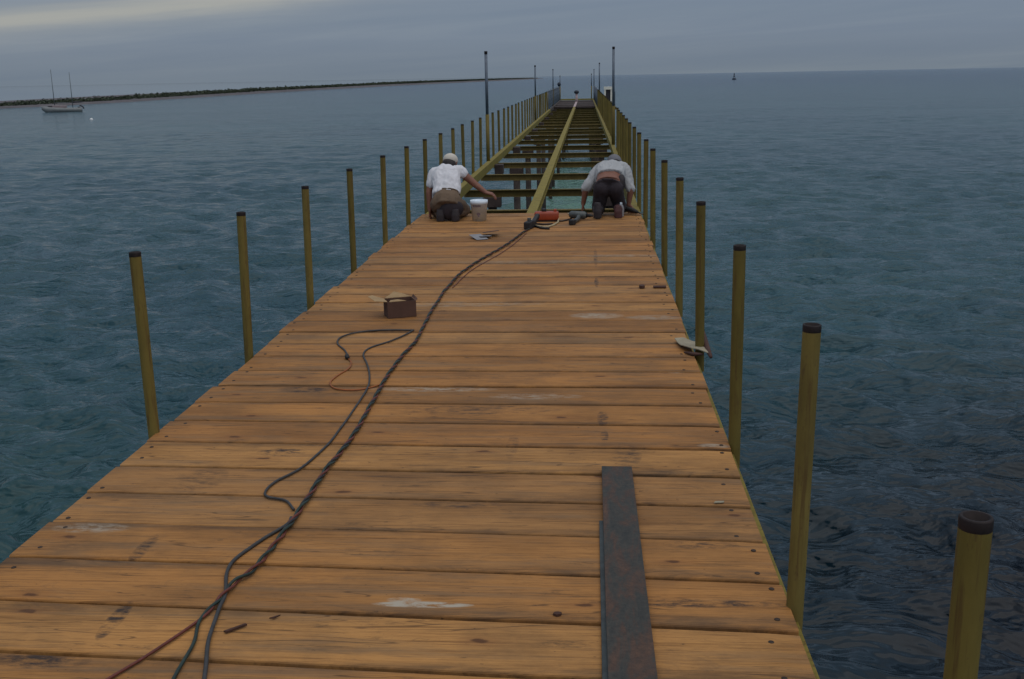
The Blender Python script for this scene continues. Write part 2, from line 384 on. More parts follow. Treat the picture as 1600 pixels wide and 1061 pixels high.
M['greycap'] = simple('grey_cap_cloth', (0.15, 0.15, 0.17), 0.9, 0, 0.15, 9)
M['belt'] = simple('brown_leather_belt', (0.07, 0.04, 0.022), 0.6, 0, 0.2, 20)
M['bucket'] = simple('stained_white_plastic', (0.70, 0.79, 0.92), 0.5, 0, 0.16, 7)
M['label_'] = simple('faded_bucket_print', (0.16, 0.11, 0.12), 0.6, 0, 0.3, 20)
M['paper'] = simple('grey_paper', (0.24, 0.24, 0.26), 0.85, 0, 0.2, 12)
M['darkpaper'] = simple('dark_brown_paper', (0.07, 0.035, 0.028), 0.85, 0, 0.2, 12)
M['sand'] = simple('wet_shore_sand', (0.095, 0.085, 0.092), 0.9, 0, 0.3, 0.2)
M['hull'] = simple('white_hull_paint', (0.23, 0.245, 0.25), 0.4, 0, 0.1, 2)
M['hulldark'] = simple('dark_boat_canvas', (0.035, 0.030, 0.040), 0.7, 0, 0.2, 3)
M['cabin'] = simple('weathered_cabin', (0.24, 0.19, 0.20), 0.6, 0, 0.2, 2)
M['mast'] = simple('grey_mast', (0.12, 0.14, 0.15), 0.5, 0.2, 0.1, 2)
M['buoy'] = simple('white_float', (0.85, 0.85, 0.85), 0.4, 0, 0.05, 3)
M['marker'] = simple('dark_marker_paint', (0.020, 0.028, 0.045), 0.6, 0, 0.2, 2)
M['pale'] = simple('pale_post_paint', (0.40, 0.30, 0.30), 0.6, 0, 0.2, 6)
M['whitewood'] = simple('pale_frame_wood', (0.75, 0.72, 0.64), 0.7, 0, 0.2, 6)
M['debris'] = simple('dark_wood_chip', (0.06, 0.025, 0.016), 0.8, 0, 0.3, 20)
M['water'] = water_material()

def scrub_material():
    m, nt, b = new_mat('shore_scrub'); L = nt.links
    geo = N(nt, 'ShaderNodeNewGeometry')
    n1 = N(nt, 'ShaderNodeTexNoise', ins={'Scale': 0.35, 'Detail': 5.0, 'Roughness': 0.7}); L.new(geo.outputs['Position'], n1.inputs['Vector'])
    r = ramp(nt, [(0.3, (0.024, 0.036, 0.020)), (0.55, (0.036, 0.050, 0.026)), (0.75, (0.052, 0.064, 0.032))]); L.new(n1.outputs['Fac'], r.inputs['Fac'])
    L.new(r.outputs['Color'], b.inputs['Base Color']); b.inputs['Roughness'].default_value = 0.85
    return m
M['scrub'] = scrub_material()

# ------------------------------------------------------------------ sea
def build_sea():
    ang_f = np.radians(np.arange(-36, 36.001, 0.15))           # measured from +Y, fine sector
    ang_c = np.radians(np.arange(39, 322, 4.0))
    ang = np.concatenate([ang_f, ang_c])
    radii = [1.2]
    while radii[-1] < 30000:
        r = radii[-1]
        radii.append(r + max(0.07, (0.0065 if r < 380 else 0.03 if r < 600 else 0.12) * r))
    rad = np.array(radii)
    A, Rr = np.meshgrid(ang, rad)
    X = Rr * np.sin(A); Y = Rr * np.cos(A)
    step = np.gradient(rad)[:, None] * np.ones_like(X)
    rs = np.random.RandomState(5)
    Z = np.zeros_like(X)
    lams = np.concatenate([rs.uniform(0.42, 0.9, 46), rs.uniform(0.9, 2.0, 34), rs.uniform(2.0, 4.5, 8)])
    for lam in lams:
        th = rs.normal(R(190), R(36))                                 # travelling towards the camera, slightly oblique
        k = 2 * math.pi / lam
        ph = rs.uniform(0, 2 * math.pi)
        fade = np.clip((lam / step - 2.5) / 3.0, 0, 1)
        # patchy groups of wavelets
        gk = 2 * math.pi / (lam * rs.uniform(5, 9)); ga = rs.uniform(0, 6.28)
        grp = 0.55 + 0.45 * np.sin(gk * (X * math.sin(ga) + Y * math.cos(ga)) + rs.uniform(0, 6.28))
        amp = 0.0112 * lam ** (0.95 if lam < 2 else 0.5)
        phase = k * (X * math.sin(th) + Y * math.cos(th)) + ph
        s = np.sin(phase)
        Z += amp * fade * grp * (s - 0.30 * np.cos(2 * phase))
    Z += WATER
    nr, na = X.shape
    V = np.stack([X, Y, Z], -1).reshape(-1, 3)
    V = np.vstack([V, [[0, 0, WATER]]])
    i = np.arange(nr - 1)[:, None]; j = np.arange(na)[None, :]; j2 = (j + 1) % na
    F = np.stack([i * na + j, i * na + j2, (i + 1) * na + j2, (i + 1) * na + j], -1).reshape(-1, 4)
    me = bpy.data.meshes.new('sea')
    c = nr * na
    T = np.stack([np.full(na, c), (np.arange(na) + 1) % na, np.arange(na)], -1)
    nloop = F.size + T.size
    me.vertices.add(len(V)); me.vertices.foreach_set('co', V.astype(np.float32).ravel())
    me.loops.add(nloop); me.loops.foreach_set('vertex_index', np.concatenate([F[:, ::-1].ravel(), T[:, ::-1].ravel()]).astype(np.int32))
    me.polygons.add(len(F) + len(T))
    st = np.concatenate([np.arange(len(F)) * 4, F.size + np.arange(len(T)) * 3]).astype(np.int32)
    me.polygons.foreach_set('loop_start', st)
    me.update(calc_edges=True); me.validate()
    bm = bmesh.new(); bm.from_mesh(me)
    bmesh.ops.recalc_face_normals(bm, faces=bm.faces)
    up = sum(f.normal.z for f in list(bm.faces)[:200])
    if up < 0: bmesh.ops.reverse_faces(bm, faces=bm.faces)
    bm.to_mesh(me); bm.free()
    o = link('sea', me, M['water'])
    tag(o, kind='structure', label='grey green rippled sea reaching to the horizon', cat='sea')
build_sea()

# ------------------------------------------------------------------ far spit of land
LAND = [(-134.2, 181.5, 0.75), (-134.1, 208.3, 0.92), (-133.9, 243.8, 1.01), (-130.9, 268.8, 1.19), (-129.6, 304.6, 1.35), (-133.2, 365.5, 1.62), (-138.6, 455.9, 1.89), (-142.6, 583.7, 2.24), (-143.0, 772.5, 2.74), (-135.1, 1068.5, 3.16), (-121.0, 1322.6, 3.37), (-104.0, 1662.8, 3.44), (-85.7, 2172.8, 3.0)]
LAND = [(-136, 60, .7)] + LAND
def build_land():
    bm = bmesh.new()
    rows = []
    for (x, y, h) in LAND:
        w = 45 + y * 0.06
        prof = [(3, -0.6), (0, 0.0), (-2.5, 0.22 * h + 0.05), (-5 - 0.004 * y, 0.38 * h), (-w * 0.5, 0.42 * h), (-w, 0.1), (-w - 6, -0.6)]
        rows.append([bm.verts.new((x + dx, y, WATER + dz)) for dx, dz in prof])
    for a, b in zip(rows[:-1], rows[1:]):
        for k in range(len(a) - 1): bm.faces.new((a[k], a[k + 1], b[k + 1], b[k]))
    bmesh.ops.recalc_face_normals(bm, faces=bm.faces)
    me = bpy.data.meshes.new('land_spit'); bm.to_mesh(me); bm.free()
    tag(link('land_spit', me, M['sand']), 'low sandy spit along the left horizon', 'land', kind='structure')
    # scrub: clumps of small leaf facets
    r = random.Random(3)
    vs, fs = [], []
    def clump(cx, cy, cz, rx, ry, rz):
        n = 13
        base = len(vs)
        for _ in range(n):
            a = r.uniform(0, 6.28); e = r.uniform(-0.2, 1.4)
            px = cx + rx * math.cos(a) * math.cos(e) * r.uniform(0.5, 1.0); py = cy + ry * math.sin(a) * math.cos(e) * r.uniform(0.5, 1.0)
            pz = cz + rz * math.sin(e) * r.uniform(0.55, 1.05)
            s = r.uniform(0.13, 0.32) * rz
            u = Vector((r.uniform(-1, 1), r.uniform(-1, 1), r.uniform(-0.5, 1))).normalized()
            w = u.cross(Vector((r.uniform(-1, 1), r.uniform(-1, 1), r.uniform(-1, 1)))).normalized()
            k = len(vs)
            for (p, q) in ((-1, -.8), (.9, -1), (1.1, .8), (-.7, 1)):
                vs.append((px + s * (u.x * p + w.x * q) * 1.3, py + s * (u.y * p + w.y * q) * 1.3, pz + s * (u.z * p + w.z * q) * 0.7))
            fs.append((k, k + 1, k + 2, k + 3))
    for (x0, y0, h0), (x1, y1, h1) in zip(LAND[:-1], LAND[1:]):
        L_ = y1 - y0
        n = int(150 + 60 * L_ / 60)
        n = min(int(n * 2.6), 1400)
        for _ in range(n):
            t = r.random(); y = y0 + L_ * t; x = x0 + (x1 - x0) * t; h = h0 + (h1 - h0) * t
            big = 0.5 * noise.noise(Vector((y * 0.012, 0.3, 0)))
            d = 4.0 + 0.004 * y + abs(r.gauss(0, 6 + 0.01 * y))
            hh = h * (0.36 + 0.22 * big + 0.12 * r.random())
            sc = max(0.7, L_ / n * 2.2)
            clump(x - d, y, WATER + 0.36 * h, sc * 1.0, sc * 1.2, hh)
    me = bpy.data.meshes.new('shore_scrub'); me.from_pydata(vs, [], fs); me.update()
    tag(link('shore_scrub', me, M['scrub'], smooth=False), 'dark green scrub covering the low spit on the left horizon', 'scrub', kind='stuff')
build_land()
def build_sky_mirror():  # added mirror sheet: reflects the sky so the sea behind the spit vanishes
    m, nt, b = new_mat('sky_mirror_water')
    b.inputs['Base Color'].default_value = (0.05, 0.075, 0.085, 1); b.inputs['Roughness'].default_value = 0.02; b.inputs['IOR'].default_value = 1.33
    inner = [(x - 12 - y * 0.012, y) for x, y, h in LAND]
    bm = bmesh.new()
    a = [bm.verts.new((x, y, 0)) for x, y in inner] + [bm.verts.new((-1050, 29500, 0)), bm.verts.new((-29000, 6000, 0)), bm.verts.new((-12000, 60, 0))]
    f_ = bm.faces.new(a[::-1]); bmesh.ops.triangulate(bm, faces=[f_]); bmesh.ops.recalc_face_normals(bm, faces=bm.faces)
    if sum(q.normal.z for q in bm.faces) < 0: bmesh.ops.reverse_faces(bm, faces=bm.faces)
    me = bpy.data.meshes.new('sky_mirror'); bm.to_mesh(me); bm.free()
    tag(link('sky_mirror', me, m, None, (0, 0, WATER + 0.10), False), 'added mirror-still water sheet reflecting the sky behind the low spit', 'sky_mirror', kind='structure')
build_sky_mirror()

# ------------------------------------------------------------------ pier
DECK_END = 13.42
PIER_END = 79.5
XL, XR = -2.085, 0.640
def edge_left(y): return -2.115 + (0.06 * max(0, y - 20) / 60)
def edge_right(y): return 0.672 - 0.24 * max(0, y - 28) / 52

pier = empty('pier', (-0.72, 0, 0))
tag(pier, 'long pier with orange brown planks near and bare yellow steel framing beyond', 'pier')
PO = Vector((0.72, 0, 0))            # children are placed in pier space

# planks
ys = [2.460, 2.781, 3.097, 3.421, 3.741, 4.057, 4.375, 4.710, 5.034, 5.364, 5.688, 6.008, 6.339, 6.667, 6.989, 7.334, 7.653, 7.960, 8.272, 8.646, 9.024, 9.337, 9.70, 10.05, 10.394, 10.73, 11.07, 11.40, 11.74, 12.08, 12.42, 12.76, 13.09, DECK_END]
pre = []
y = ys[0]
while y > -2.5: y -= 0.322; pre.append(y)
ys = pre[::-1] + ys
def skew(y): return -0.052 + max(0, min(1, (y - 2.8) / 2.8)) * 0.038
nbolts = 0
bolt_far = MB()
bolt_me = None
def bolt_mesh():
    mb = MB(); mb.lathe([(0.0092, -0.004), (0.0092, 0.0005), (0.007, 0.0018), (0.003, 0.002)], n=10)
    return mb.mesh('bolt')
for i in range(len(ys) - 1):
    y0, y1 = ys[i], ys[i + 1]
    gap = rnd.choice([0.013, 0.016, 0.020, 0.024, 0.028]) if y0 < 6 else rnd.choice([.012, .017, 0.022])
    cy = (y0 + y1) / 2; hw = (y1 - y0 - gap) / 2
    xl = XL + rnd.uniform(-0.012, 0.022); xr = XR + rnd.uniform(-0.010, 0.008) - (0.05 if y1 < 2.2 else 0)
    if i == len(ys) - 2: hw *= 1.0
    sk = (skew(y0) * (1 if cy < 13.3 else 0))
    bm = bmesh.new()
    nx = 28
    top = []
    thick = 0.045; bev = 0.007
    dz = rnd.uniform(-0.002, 0.002)
    ph1, ph2 = rnd.uniform(0, 9), rnd.uniform(0, 9)
    secs = []
    for k in range(nx + 1):
        t = k / nx; x = xl + (xr - xl) * t
        yo = sk * (x + 0.72) 
        w0 = 0.0022 * noise.noise(Vector((x * 1.7, ph1, 0))) + 0.001 * noise.noise(Vector((x * 9, ph1, 4)))
        w1 = 0.0022 * noise.noise(Vector((x * 1.7, ph2, 0))) + 0.001 * noise.noise(Vector((x * 9, ph2, 4)))
        zz = dz + 0.0015 * noise.noise(Vector((x * 1.1, ph1, 7)))
        e = 0.003 if k in (0, nx) else 0.0
        prof = [(-hw + w0, -thick), (-hw + w0, -bev + zz - e), (-hw + w0 + bev * 0.3, -bev * 0.35 + zz - e), (-hw + w0 + bev, zz - e), (hw + w1 - bev, zz - e), (hw + w1 - bev * 0.3, -bev * 0.35 + zz - e), (hw + w1, -bev + zz - e), (hw + w1, -thick)]
        secs.append([bm.verts.new((x + 0.72, yy + yo, z)) for yy, z in prof])
    for a, b in zip(secs[:-1], secs[1:]):
        for k in range(8): bm.faces.new((a[k], b[k], b[(k + 1) % 8], a[(k + 1) % 8]))
    bm.faces.new(secs[0]); bm.faces.new(secs[-1][::-1])
    bmesh.ops.recalc_face_normals(bm, faces=bm.faces)
    me = bpy.data.meshes.new('plank'); bm.to_mesh(me); bm.free()
    pl = link('plank', me, M['wood'], pier, (0, cy, 0), smooth=False)
    for side in (-1, 1):
        for s in (-0.62, 0.62):
            bx = (xl if side < 0 else xr) - side * rnd.uniform(0.035, 0.095) + 0.72
            if rnd.random() < 0.16: continue
            by = s * hw + sk * bx + rnd.uniform(-0.03, 0.03)
            if y0 > 2.2 and y0 < 10.4 and nbolts < 99:
                if bolt_me is None: bolt_me = bolt_mesh()
                b = link('bolt', bolt_me, M['bolt'], pl, (bx, by, dz), smooth=False)
                nbolts += 1
            elif y0 >= 2.0:
                bolt_far.lathe([(0.009, -0.004), (0.009, 0.0005), (0.007, 0.0018), (0.003, 0.002)], (bx, by + cy, dz), n=8)
tag(bolt_far.build('bolt', M['bolt'], pier), kind='stuff')

# longitudinal beams (channels), their top flange just under the planks
def beam_run(name, xf, w, mat, y0, y1, ztop, h, inner):
    mb = MB()
    n = 24
    yy = [y0 + (y1 - y0) * k / n for k in range(n + 1)]
    prof = [(-w / 2, 0), (w / 2, 0), (w / 2, -0.012), (0.006 + inner, -0.012), (0.006 + inner, -h + 0.012), (w / 2, -h + 0.012), (w / 2, -h), (-w / 2, -h), (-w / 2, -h + 0.012), (-0.006 + inner, -h + 0.012), (-0.006 + inner, -0.012), (-w / 2, -0.012)]
    rings = [[mb.bm.verts.new((xf(v) + dx + 0.72, v, ztop + dz)) for dx, dz in prof] for v in yy]
    for a, b in zip(rings[:-1], rings[1:]):
        for k in range(len(prof)): mb.bm.faces.new((a[k], a[(k + 1) % len(prof)], b[(k + 1) % len(prof)], b[k]))
    mb.bm.faces.new(rings[0]); mb.bm.faces.new(rings[-1][::-1])
    return mb.build(name, mat, pier)
beam_run('edge_beam', lambda v: edge_left(v) + 0.075, 0.10, M['beam'], -2.5, 58, -0.046, 0.15, 0.045)
beam_run('edge_beam', lambda v: edge_right(v) - 0.058, 0.095, M['beam'], -2.5, PIER_END, -0.046, 0.15, -0.04)
beam_run('edge_beam', lambda v: edge_left(v) + 0.075, 0.10, M['pile'], 58.02, PIER_END, -0.046, 0.15, 0.045)
beam_run('centre_beam', lambda v: -0.725 - 0.0008 * max(0, v - 20), 0.125, M['beam'], -2.5, 62, -0.046, 0.12, 0.0)
beam_run('centre_beam', lambda v: -0.760 - 0.0004 * max(0, v - 62), 0.13, M['pale'], 62.1, 74, -0.046, 0.12, 0.0)
mb = MB(); mb.box((-0.76 + 0.72, PIER_END + 0.1, -0.02), (2.36, 0.14, 0.10)); mb.build('end_beam', M['beam'], pier)
# cross beams
cb = [15.42 - 2.86 * k for k in range(1, 7)][::-1] + [15.42, 18.26, 21.2, 24.11, 27.02, 29.85, 32.58, 35.13, 37.65, 39.6, 42.4, 45.2, 48.0, 50.8, 53.6, 56.4, 59.2, 62.0, 64.8, 67.6, 70.4, 73.2, 76.0, 78.6]
for v in cb:
    a = edge_left(v) + 0.02 + 0.72; b = edge_right(v) - 0.02 + 0.72
    mb = MB()
    cx = (a + b) / 2; L_ = b - a
    mb.box((cx, v, -0.204), (L_, 0.09, 0.012))                       # top flange
    mb.box((cx, v + 0.028, -0.2575), (L_, 0.008, 0.095))            # web
    mb.box((cx, v, -0.311), (L_, 0.09, 0.012))
    mb.build('crossbeam', M['cross'], pier)
# old dark boards still lying on the far end
for v in [62.9 + 0.42 * k for k in range(38)]:
    if rnd.random() < 0.12: continue
    mb = MB()
    a = edge_left(v) + 0.06 + 0.72; b = edge_right(v) - 0.06 + 0.72
    mb.box(((a + b) / 2, v, -0.115), (b - a, 0.37, 0.10)); mb.build('old_board', M['pilecap'], pier)
# piles with cap blocks
for idx, v in enumerate(cb):
    if v < -1: continue
    if idx % 2 == 0: continue
    for side in (-1, 1):
        px = (edge_left(v) + 0.50 if side < 0 else edge_right(v) - 0.30) + 0.72 + rnd.uniform(-0.05, 0.05)
        mb = MB()
        r0 = 0.075
        mb.tube([(px, v + 0.02, -0.488), (px + 0.005, v + 0.02, -1.8), (px, v + 0.02, WATER - 2.5)], [r0, r0 * 1.03, r0 * 1.08], 14)
        p = mb.build('pile', M['pile'], pier, smooth=True)
        mb = MB(); mb.box((px, v + 0.02, -0.403), (0.30, 0.24, 0.168), bevel=0.012)
        mb.build('cap_block', M['pilecap'], p)
    if idx % 2 == 1 and v > 20:
        mb = MB(); mb.box((edge_left(v) + 0.22 + 0.72, v - 0.9, -0.26), (0.18, 0.30, 0.20), bevel=0.01)
        mb.build('packing_block', M['pilecap'], pier)

# ------------------------------------------------------------------ railing posts
def post_mesh(h, r=0.0275, ztop_band=0.022):
    mb = MB()
    mb.lathe([(r, -0.12), (r, h - ztop_band)], n=16, closed=True)
    a = mb.mesh('railing_post')
    mb = MB()
    z0 = h - ztop_band
    prof = [(r * 1.0, z0 - 0.0), (r * 1.012, z0 + 0.001), (r * 1.02, h - 0.003), (r * 0.98, h), (r * 0.80, h), (r * 0.78, h - 0.07), (0.001, h - 0.075)]
    mb.lathe(prof, n=16, closed=True)
    b = mb.mesh('end_band')
    return a, b
PA, PB = post_mesh(0.885)
QA, QB = post_mesh(0.915)
ORD = ['first', 'second', 'third', 'fourth', 'fifth', 'sixth', 'seventh', 'eighth', 'ninth', 'tenth', 'eleventh', 'twelfth', 'thirteenth', 'fourteenth', 'fifteenth', 'sixteenth', 'seventeenth', 'eighteenth', 'nineteenth', 'twentieth']
def post_copy(src, loc, lean, label, group):
    o = src.copy(); COL.objects.link(o); o.location = loc; o.rotation_euler = (lean[0], lean[1], rnd.uniform(0, 6.28)) if False else (lean[0], lean[1], 0)
    for k in list(src.children):
        c = k.copy(); COL.objects.link(c); c.parent = o
    tag(o, label, 'post', group)
    return o
def make_src(a, b):
    o = link('railing_post', a, M['yellow'], None, None, True)
    link('end_band', b, M['end'], o, None, True)
    return o
left_y = [3.34, 4.881, 6.404, 7.995, 9.532, 11.173, 12.655, 14.13, 15.62, 17.1, 18.55, 20.05, 21.45]
left_x = [-2.11, -2.112, -2.112, -2.124, -2.114, -2.126, -2.122]
v = 21.45
while v < 57.0: v += 1.52; left_y.append(v)
left_txt = {0: 'yellow post at the left frame edge, only a sliver of it in view',
            1: 'nearest fully seen yellow post on the left deck edge, by the bare lower left water',
            2: 'second fully seen yellow post on the left edge, level with the loose orange cord loop',
            3: 'yellow post on the left edge level with the cardboard box',
            4: 'yellow post on the left edge just beyond the cardboard box',
            5: 'yellow left-edge post, second one before the worker in the white shirt',
            6: 'yellow left-edge post standing right before the worker in the white shirt',
            7: 'yellow left-edge post whose top shows just over the left shoulder of the white-shirted worker',
            8: 'yellow left-edge post showing behind the white cap of the left worker'}
src = make_src(PA, PB)
first = True
for i, v in enumerate(left_y):
    if 21.9 < v < 23.4:
        continue            # the tall pole stands here
    x = left_x[i] if i < len(left_x) else edge_left(v) + rnd.uniform(-0.008, 0.008)
    lean = (rnd.uniform(-.006, .006), [0, -0.007, 0.02, 0.017, 0.008, 0.014, 0.014][i] if i < 7 else rnd.uniform(-0.006, 0.014))
    if i in left_txt: lab = left_txt[i]
    elif i < 20: lab = ORD[i] + ' yellow post from the near end of the left railing row'
    else: lab = 'yellow post in the crowded far stretch of the left railing row'
    if first:
        src.location = (x, v, 0); src.rotation_euler = (lean[0], lean[1], 0); tag(src, lab, 'post', 'yellow posts along the left edge of the pier'); first = False
    else: post_copy(src, (x, v, 0), lean, lab, 'yellow posts along the left edge of the pier')
right_y = [1.748, 3.199, 4.764, 6.445, 7.988, 9.665, 11.201, 12.85, 14.42, 16.0]
v = 16.0
while v < 60: v += 1.58; right_y.append(v)
right_x = [0.642, 0.655, 0.667, 0.676, 0.677, 0.682, 0.668]
right_txt = {0: 'nearest thick yellow post with dark top in the lower right corner, cut by the frame',
             1: 'tall yellow right-edge post beside dark water, second from the near end',
             2: 'yellow right-edge post third from the near end, before the torn cardboard scrap',
             3: 'yellow post on the right edge with torn cardboard lying at its foot',
             4: 'yellow right-edge post beside the two small dark scraps on the deck',
             5: 'yellow right-edge post just beyond the two small dark scraps on the deck',
             6: 'yellow right-edge post, second one before the worker in the grey shirt',
             7: 'yellow right-edge post standing at the right of the grey-shirted worker'}
src = make_src(QA, QB); first = True
for i, v in enumerate(right_y):
    if 26.6 < v < 28.4: continue
    x = right_x[i] if i < len(right_x) else edge_right(v) + rnd.uniform(-0.008, 0.008)
    lean = (rnd.uniform(-.006, .006), [0.012, 0.013, -0.005, -0.014, -0.013, -0.015, -0.013][i] if i < 7 else rnd.uniform(-0.016, 0.002))
    if i in right_txt: lab = right_txt[i]
    elif i < 20: lab = ORD[i] + ' yellow post from the near end of the right railing row'
    else: lab = 'yellow post in the crowded far stretch of the right railing row'
    if first:
        src.location = (x, v, 0); src.rotation_euler = (lean[0], lean[1], 0); tag(src, lab, 'post', 'yellow posts along the right edge of the pier'); first = False
    else: post_copy(src, (x, v, 0), lean, lab, 'yellow posts along the right edge of the pier')

# ------------------------------------------------------------------ tall poles
def tall_pole(x, y, top, label, sleeve=0.9):
    o = empty('tall_pole', (x, y, 0)); tag(o, label, 'pole', 'tall grey poles standing in the pier railings')
    mb = MB(); mb.lathe([(0.038, -0.12), (0.038, sleeve)], n=14); mb.build('sleeve', M['yellow'], o, smooth=True)
    mb = MB(); mb.lathe([(0.031, sleeve + 0.001), (0.030, top - 0.06)], n=14); mb.build('pipe', M['galv'], o, smooth=True)
    mb = MB(); mb.lathe([(0.032, top - 0.06), (0.034, top - 0.01), (0.03, top)], n=14); mb.build('cap', M['end'], o, smooth=True)
tall_pole(-2.075, 22.7, 2.165, 'nearest tall grey pole in the left railing, rising over the land spit')
tall_pole(-2.085, 44.0, 2.07, 'second tall grey pole from the near end in the left railing')
tall_pole(-2.07, 66.0, 2.04, 'third tall grey pole from the near end in the left railing')
tall_pole(-2.0, 79.8, 1.66, 'faint farthest tall grey pole at the end of the left railing')
tall_pole(0.625, 27.5, 2.32, 'nearest and tallest grey pole in the right railing, darkest against the sky')
tall_pole(0.58, 57.0, 2.26, 'second tall grey pole from the near end in the right railing')
tall_pole(0.43, 79.8, 2.07, 'third tall grey pole from the near end in the right railing')
tall_pole(0.25, 79.9, 1.76, 'faint farthest tall grey pole at the end of the right railing')

# ------------------------------------------------------------------ wire fences at the far end
def mesh_fence(xf, y0, y1, label):
    o = empty('mesh_fence', (xf(y0), y0, 0)); tag(o, label, 'fence', 'grey mesh fences at the far end of the pier')
    n = int((y1 - y0) / 2.0)
    for k in range(n + 1):
        v = y0 + (y1 - y0) * k / n
        mb = MB(); mb.lathe([(0.028, -0.1), (0.028, 0.92)], (xf(v) - xf(y0), v - y0, 0), n=8); mb.build('fence_post', M['galv'], o, smooth=True)
    mb = MB()
    dx = xf(y1) - xf(y0); L_ = y1 - y0
    m = int(L_ / 0.14)
    for k in range(m):
        t = (k + 0.5) / m
        mb.box((dx * t, L_ * t, 0.45), (0.012, 0.012, 0.86))
    for z in (0.05, 0.25, 0.45, 0.65, 0.87):
        mb.tube([(0, 0, z), (dx, L_, z)], 0.008 if z < 0.8 else 0.02, 6)
    mb.build('wire_panel', M['mesh'], o)
mesh_fence(edge_left, 57.5, 79.3, 'grey blue mesh fence along the far left end of the pier')
mesh_fence(edge_right, 59.8, 79.3, 'grey blue mesh fence along the far right end of the pier')
mb = MB(); mb.lathe([(0.05, 0), (0.10, 0.04), (0.13, 0.14), (0.10, 0.24), (0.03, 0.28)], n=14)
o = mb.build('post_knob', M['marker'], None, (edge_left(79.3), 79.3, 0.92), True)
tag(o, 'dark rounded lump on top of the far left fence corner', 'knob')
# pale post with dark head at the far end of the centre beam
o = empty('bollard', (-0.765, 74.3, -0.04)); tag(o, 'small pale post with dark round head at the far end of the centre beam', 'bollard')
mb = MB(); mb.lathe([(0.10, 0), (0.085, 0.1), (0.075, 0.5)], n=14); mb.build('shaft', M['pale'], o, smooth=True)
mb = MB(); mb.lathe([(0.08, 0.501), (0.15, 0.54), (0.17, 0.62), (0.13, 0.70), (0.03, 0.73)], n=14); mb.build('head', M['marker'], o, smooth=True)
# pale framed box beside right railing
o = empty('framed_box', (1.08, 60.0, 0.0)); tag(o, 'small pale framed box with dark inside beside the far right railing', 'box')
mb = MB()
for sx in (-0.17, 0.17): mb.box((sx, 0, 0.46), (0.085, 0.3, 0.92))
mb.box((0, 0, 0.96), (0.46, 0.34, 0.15)); mb.build('frame', M['whitewood'], o)
mb = MB(); mb.box((0, 0.05, 0.56), (0.27, 0.2, 0.66)); mb.build('inside_panel', M['hulldark'], o)
mb = MB(); mb.box((0.30, 0, 0.40), (0.17, 0.25, 0.75)); mb.build('side_panel', M['galv'], o)
mb = MB(); mb.box((0.0, 0, -0.1), (0.9, 0.5, 0.14)); mb.box((-0.32, 0, -0.02), (0.36, 0.1, 0.06)); mb.build('ledge', M['cross'], o)

# ------------------------------------------------------------------ cords on the deck
MAIN = [[-0.648, 11.855], [-0.704, 11.60], [-0.81, 10.85], [-0.922, 10.2], [-1.073, 9.331], [-1.129, 8.522], [-1.136, 8.122], [-1.124, 7.398], [-1.11, 6.751], [-1.13, 6.263], [-1.136, 5.693], [-1.121, 5.255], [-1.117, 4.633], [-1.135, 4.31], [-1.127, 3.942], [-1.132, 3.701], [-1.148, 3.397], [-1.183, 3.279], [-1.193, 3.179], [-1.216, 3.03]]
GREEN_END = [[-1.184, 2.878], [-1.176, 2.692], [-1.15, 2.4], [-1.05, 1.8], [-0.9, 1.0], [-0.85, 0.0]]
RED_END = [[-1.294, 2.821], [-1.359, 2.685], [-1.5, 2.4], [-1.62, 1.9], [-1.6, 1.0], [-1.5, 0.0]]
GREY_LOOP = [[-1.463, 6.294], [-1.507, 6.441], [-1.601, 6.633], [-1.623, 6.807], [-1.548, 6.944], [-1.414, 7.012], [-1.20, 7.015], [-1.18, 6.985], [-1.265, 6.722], [-1.364, 6.548], [-1.385, 6.387], [-1.325, 6.179], [-1.265, 5.962], [-1.212, 5.667], [-1.201, 5.255], [-1.203, 4.775], [-1.246, 4.402], [-1.318, 4.216], [-1.328, 4.1], [-1.301, 4.045], [-1.216, 4.006], [-1.16, 3.915]]
GREY_LOW = [[-1.148, 3.833], [-1.146, 3.769], [-1.199, 3.63], [-1.246, 3.476], [-1.242, 3.354], [-1.195, 3.188], [-1.183, 3.101], [-1.148, 2.894], [-1.091, 2.696], [-1.02, 2.4], [-0.95, 1.6], [-0.7, 0.6], [-0.7, 0.0]]
ORANGE = [[-1.456, 6.263], [-1.42, 6.179], [-1.402, 6.042], [-1.432, 5.889], [-1.442, 5.758], [-1.417, 5.666], [-1.36, 5.604], [-1.264, 5.592], [-1.194, 5.642], [-1.139, 5.712]]
def twisted(pts, off, ph, pitch=0.24, r=0.0085, zb=0.0, until=None):
    sp = [p + Vector((0.012 * noise.noise(Vector((p.x * 3, p.y * 2.2, 5))), 0, 0)) for p in spline(pts, 0.016)]
    s = 0; out = []
    for i, p in enumerate(sp):
        if i: s += (p - sp[i - 1]).length
        a = sp[max(i - 1, 0)]; b = sp[min(i + 1, len(sp) - 1)]
        t = (b - a).normalized(); n = Vector((-t.y, t.x, 0))
        k = 1.0
        if until is not None: k = max(0.0, min(1.0, (p.y - until) / 0.12))
        an = s / pitch * 2 * math.pi + ph + 2.6 * noise.noise(Vector((s * 1.1, 3.3, 0)))
        out.append((p.x + n.x * math.cos(an) * off * k, p.y + n.y * math.cos(an) * off * k, zb + r + 0.002 + (off + math.sin(an) * off) * k))
    return out
def flat_cord(pts, r, z=0.0, wob=0.004):
    return [(p.x + wob * noise.noise(Vector((p.x * 6, p.y * 6, 1))), p.y, z + r + 0.002) for p in spline(pts, 0.016)]
mb = MB(); mb.tube(twisted(MAIN + GREEN_END, 0.0062, 0.0, 0.22, 0.0056, until=3.05), 0.0056, 8)
o = mb.build('extension_cord', M['green_cord'], None, None, True); tag(o, 'dark green extension cord twisted through the long bundle down the deck', 'cord', 'cords lying along the pier deck')
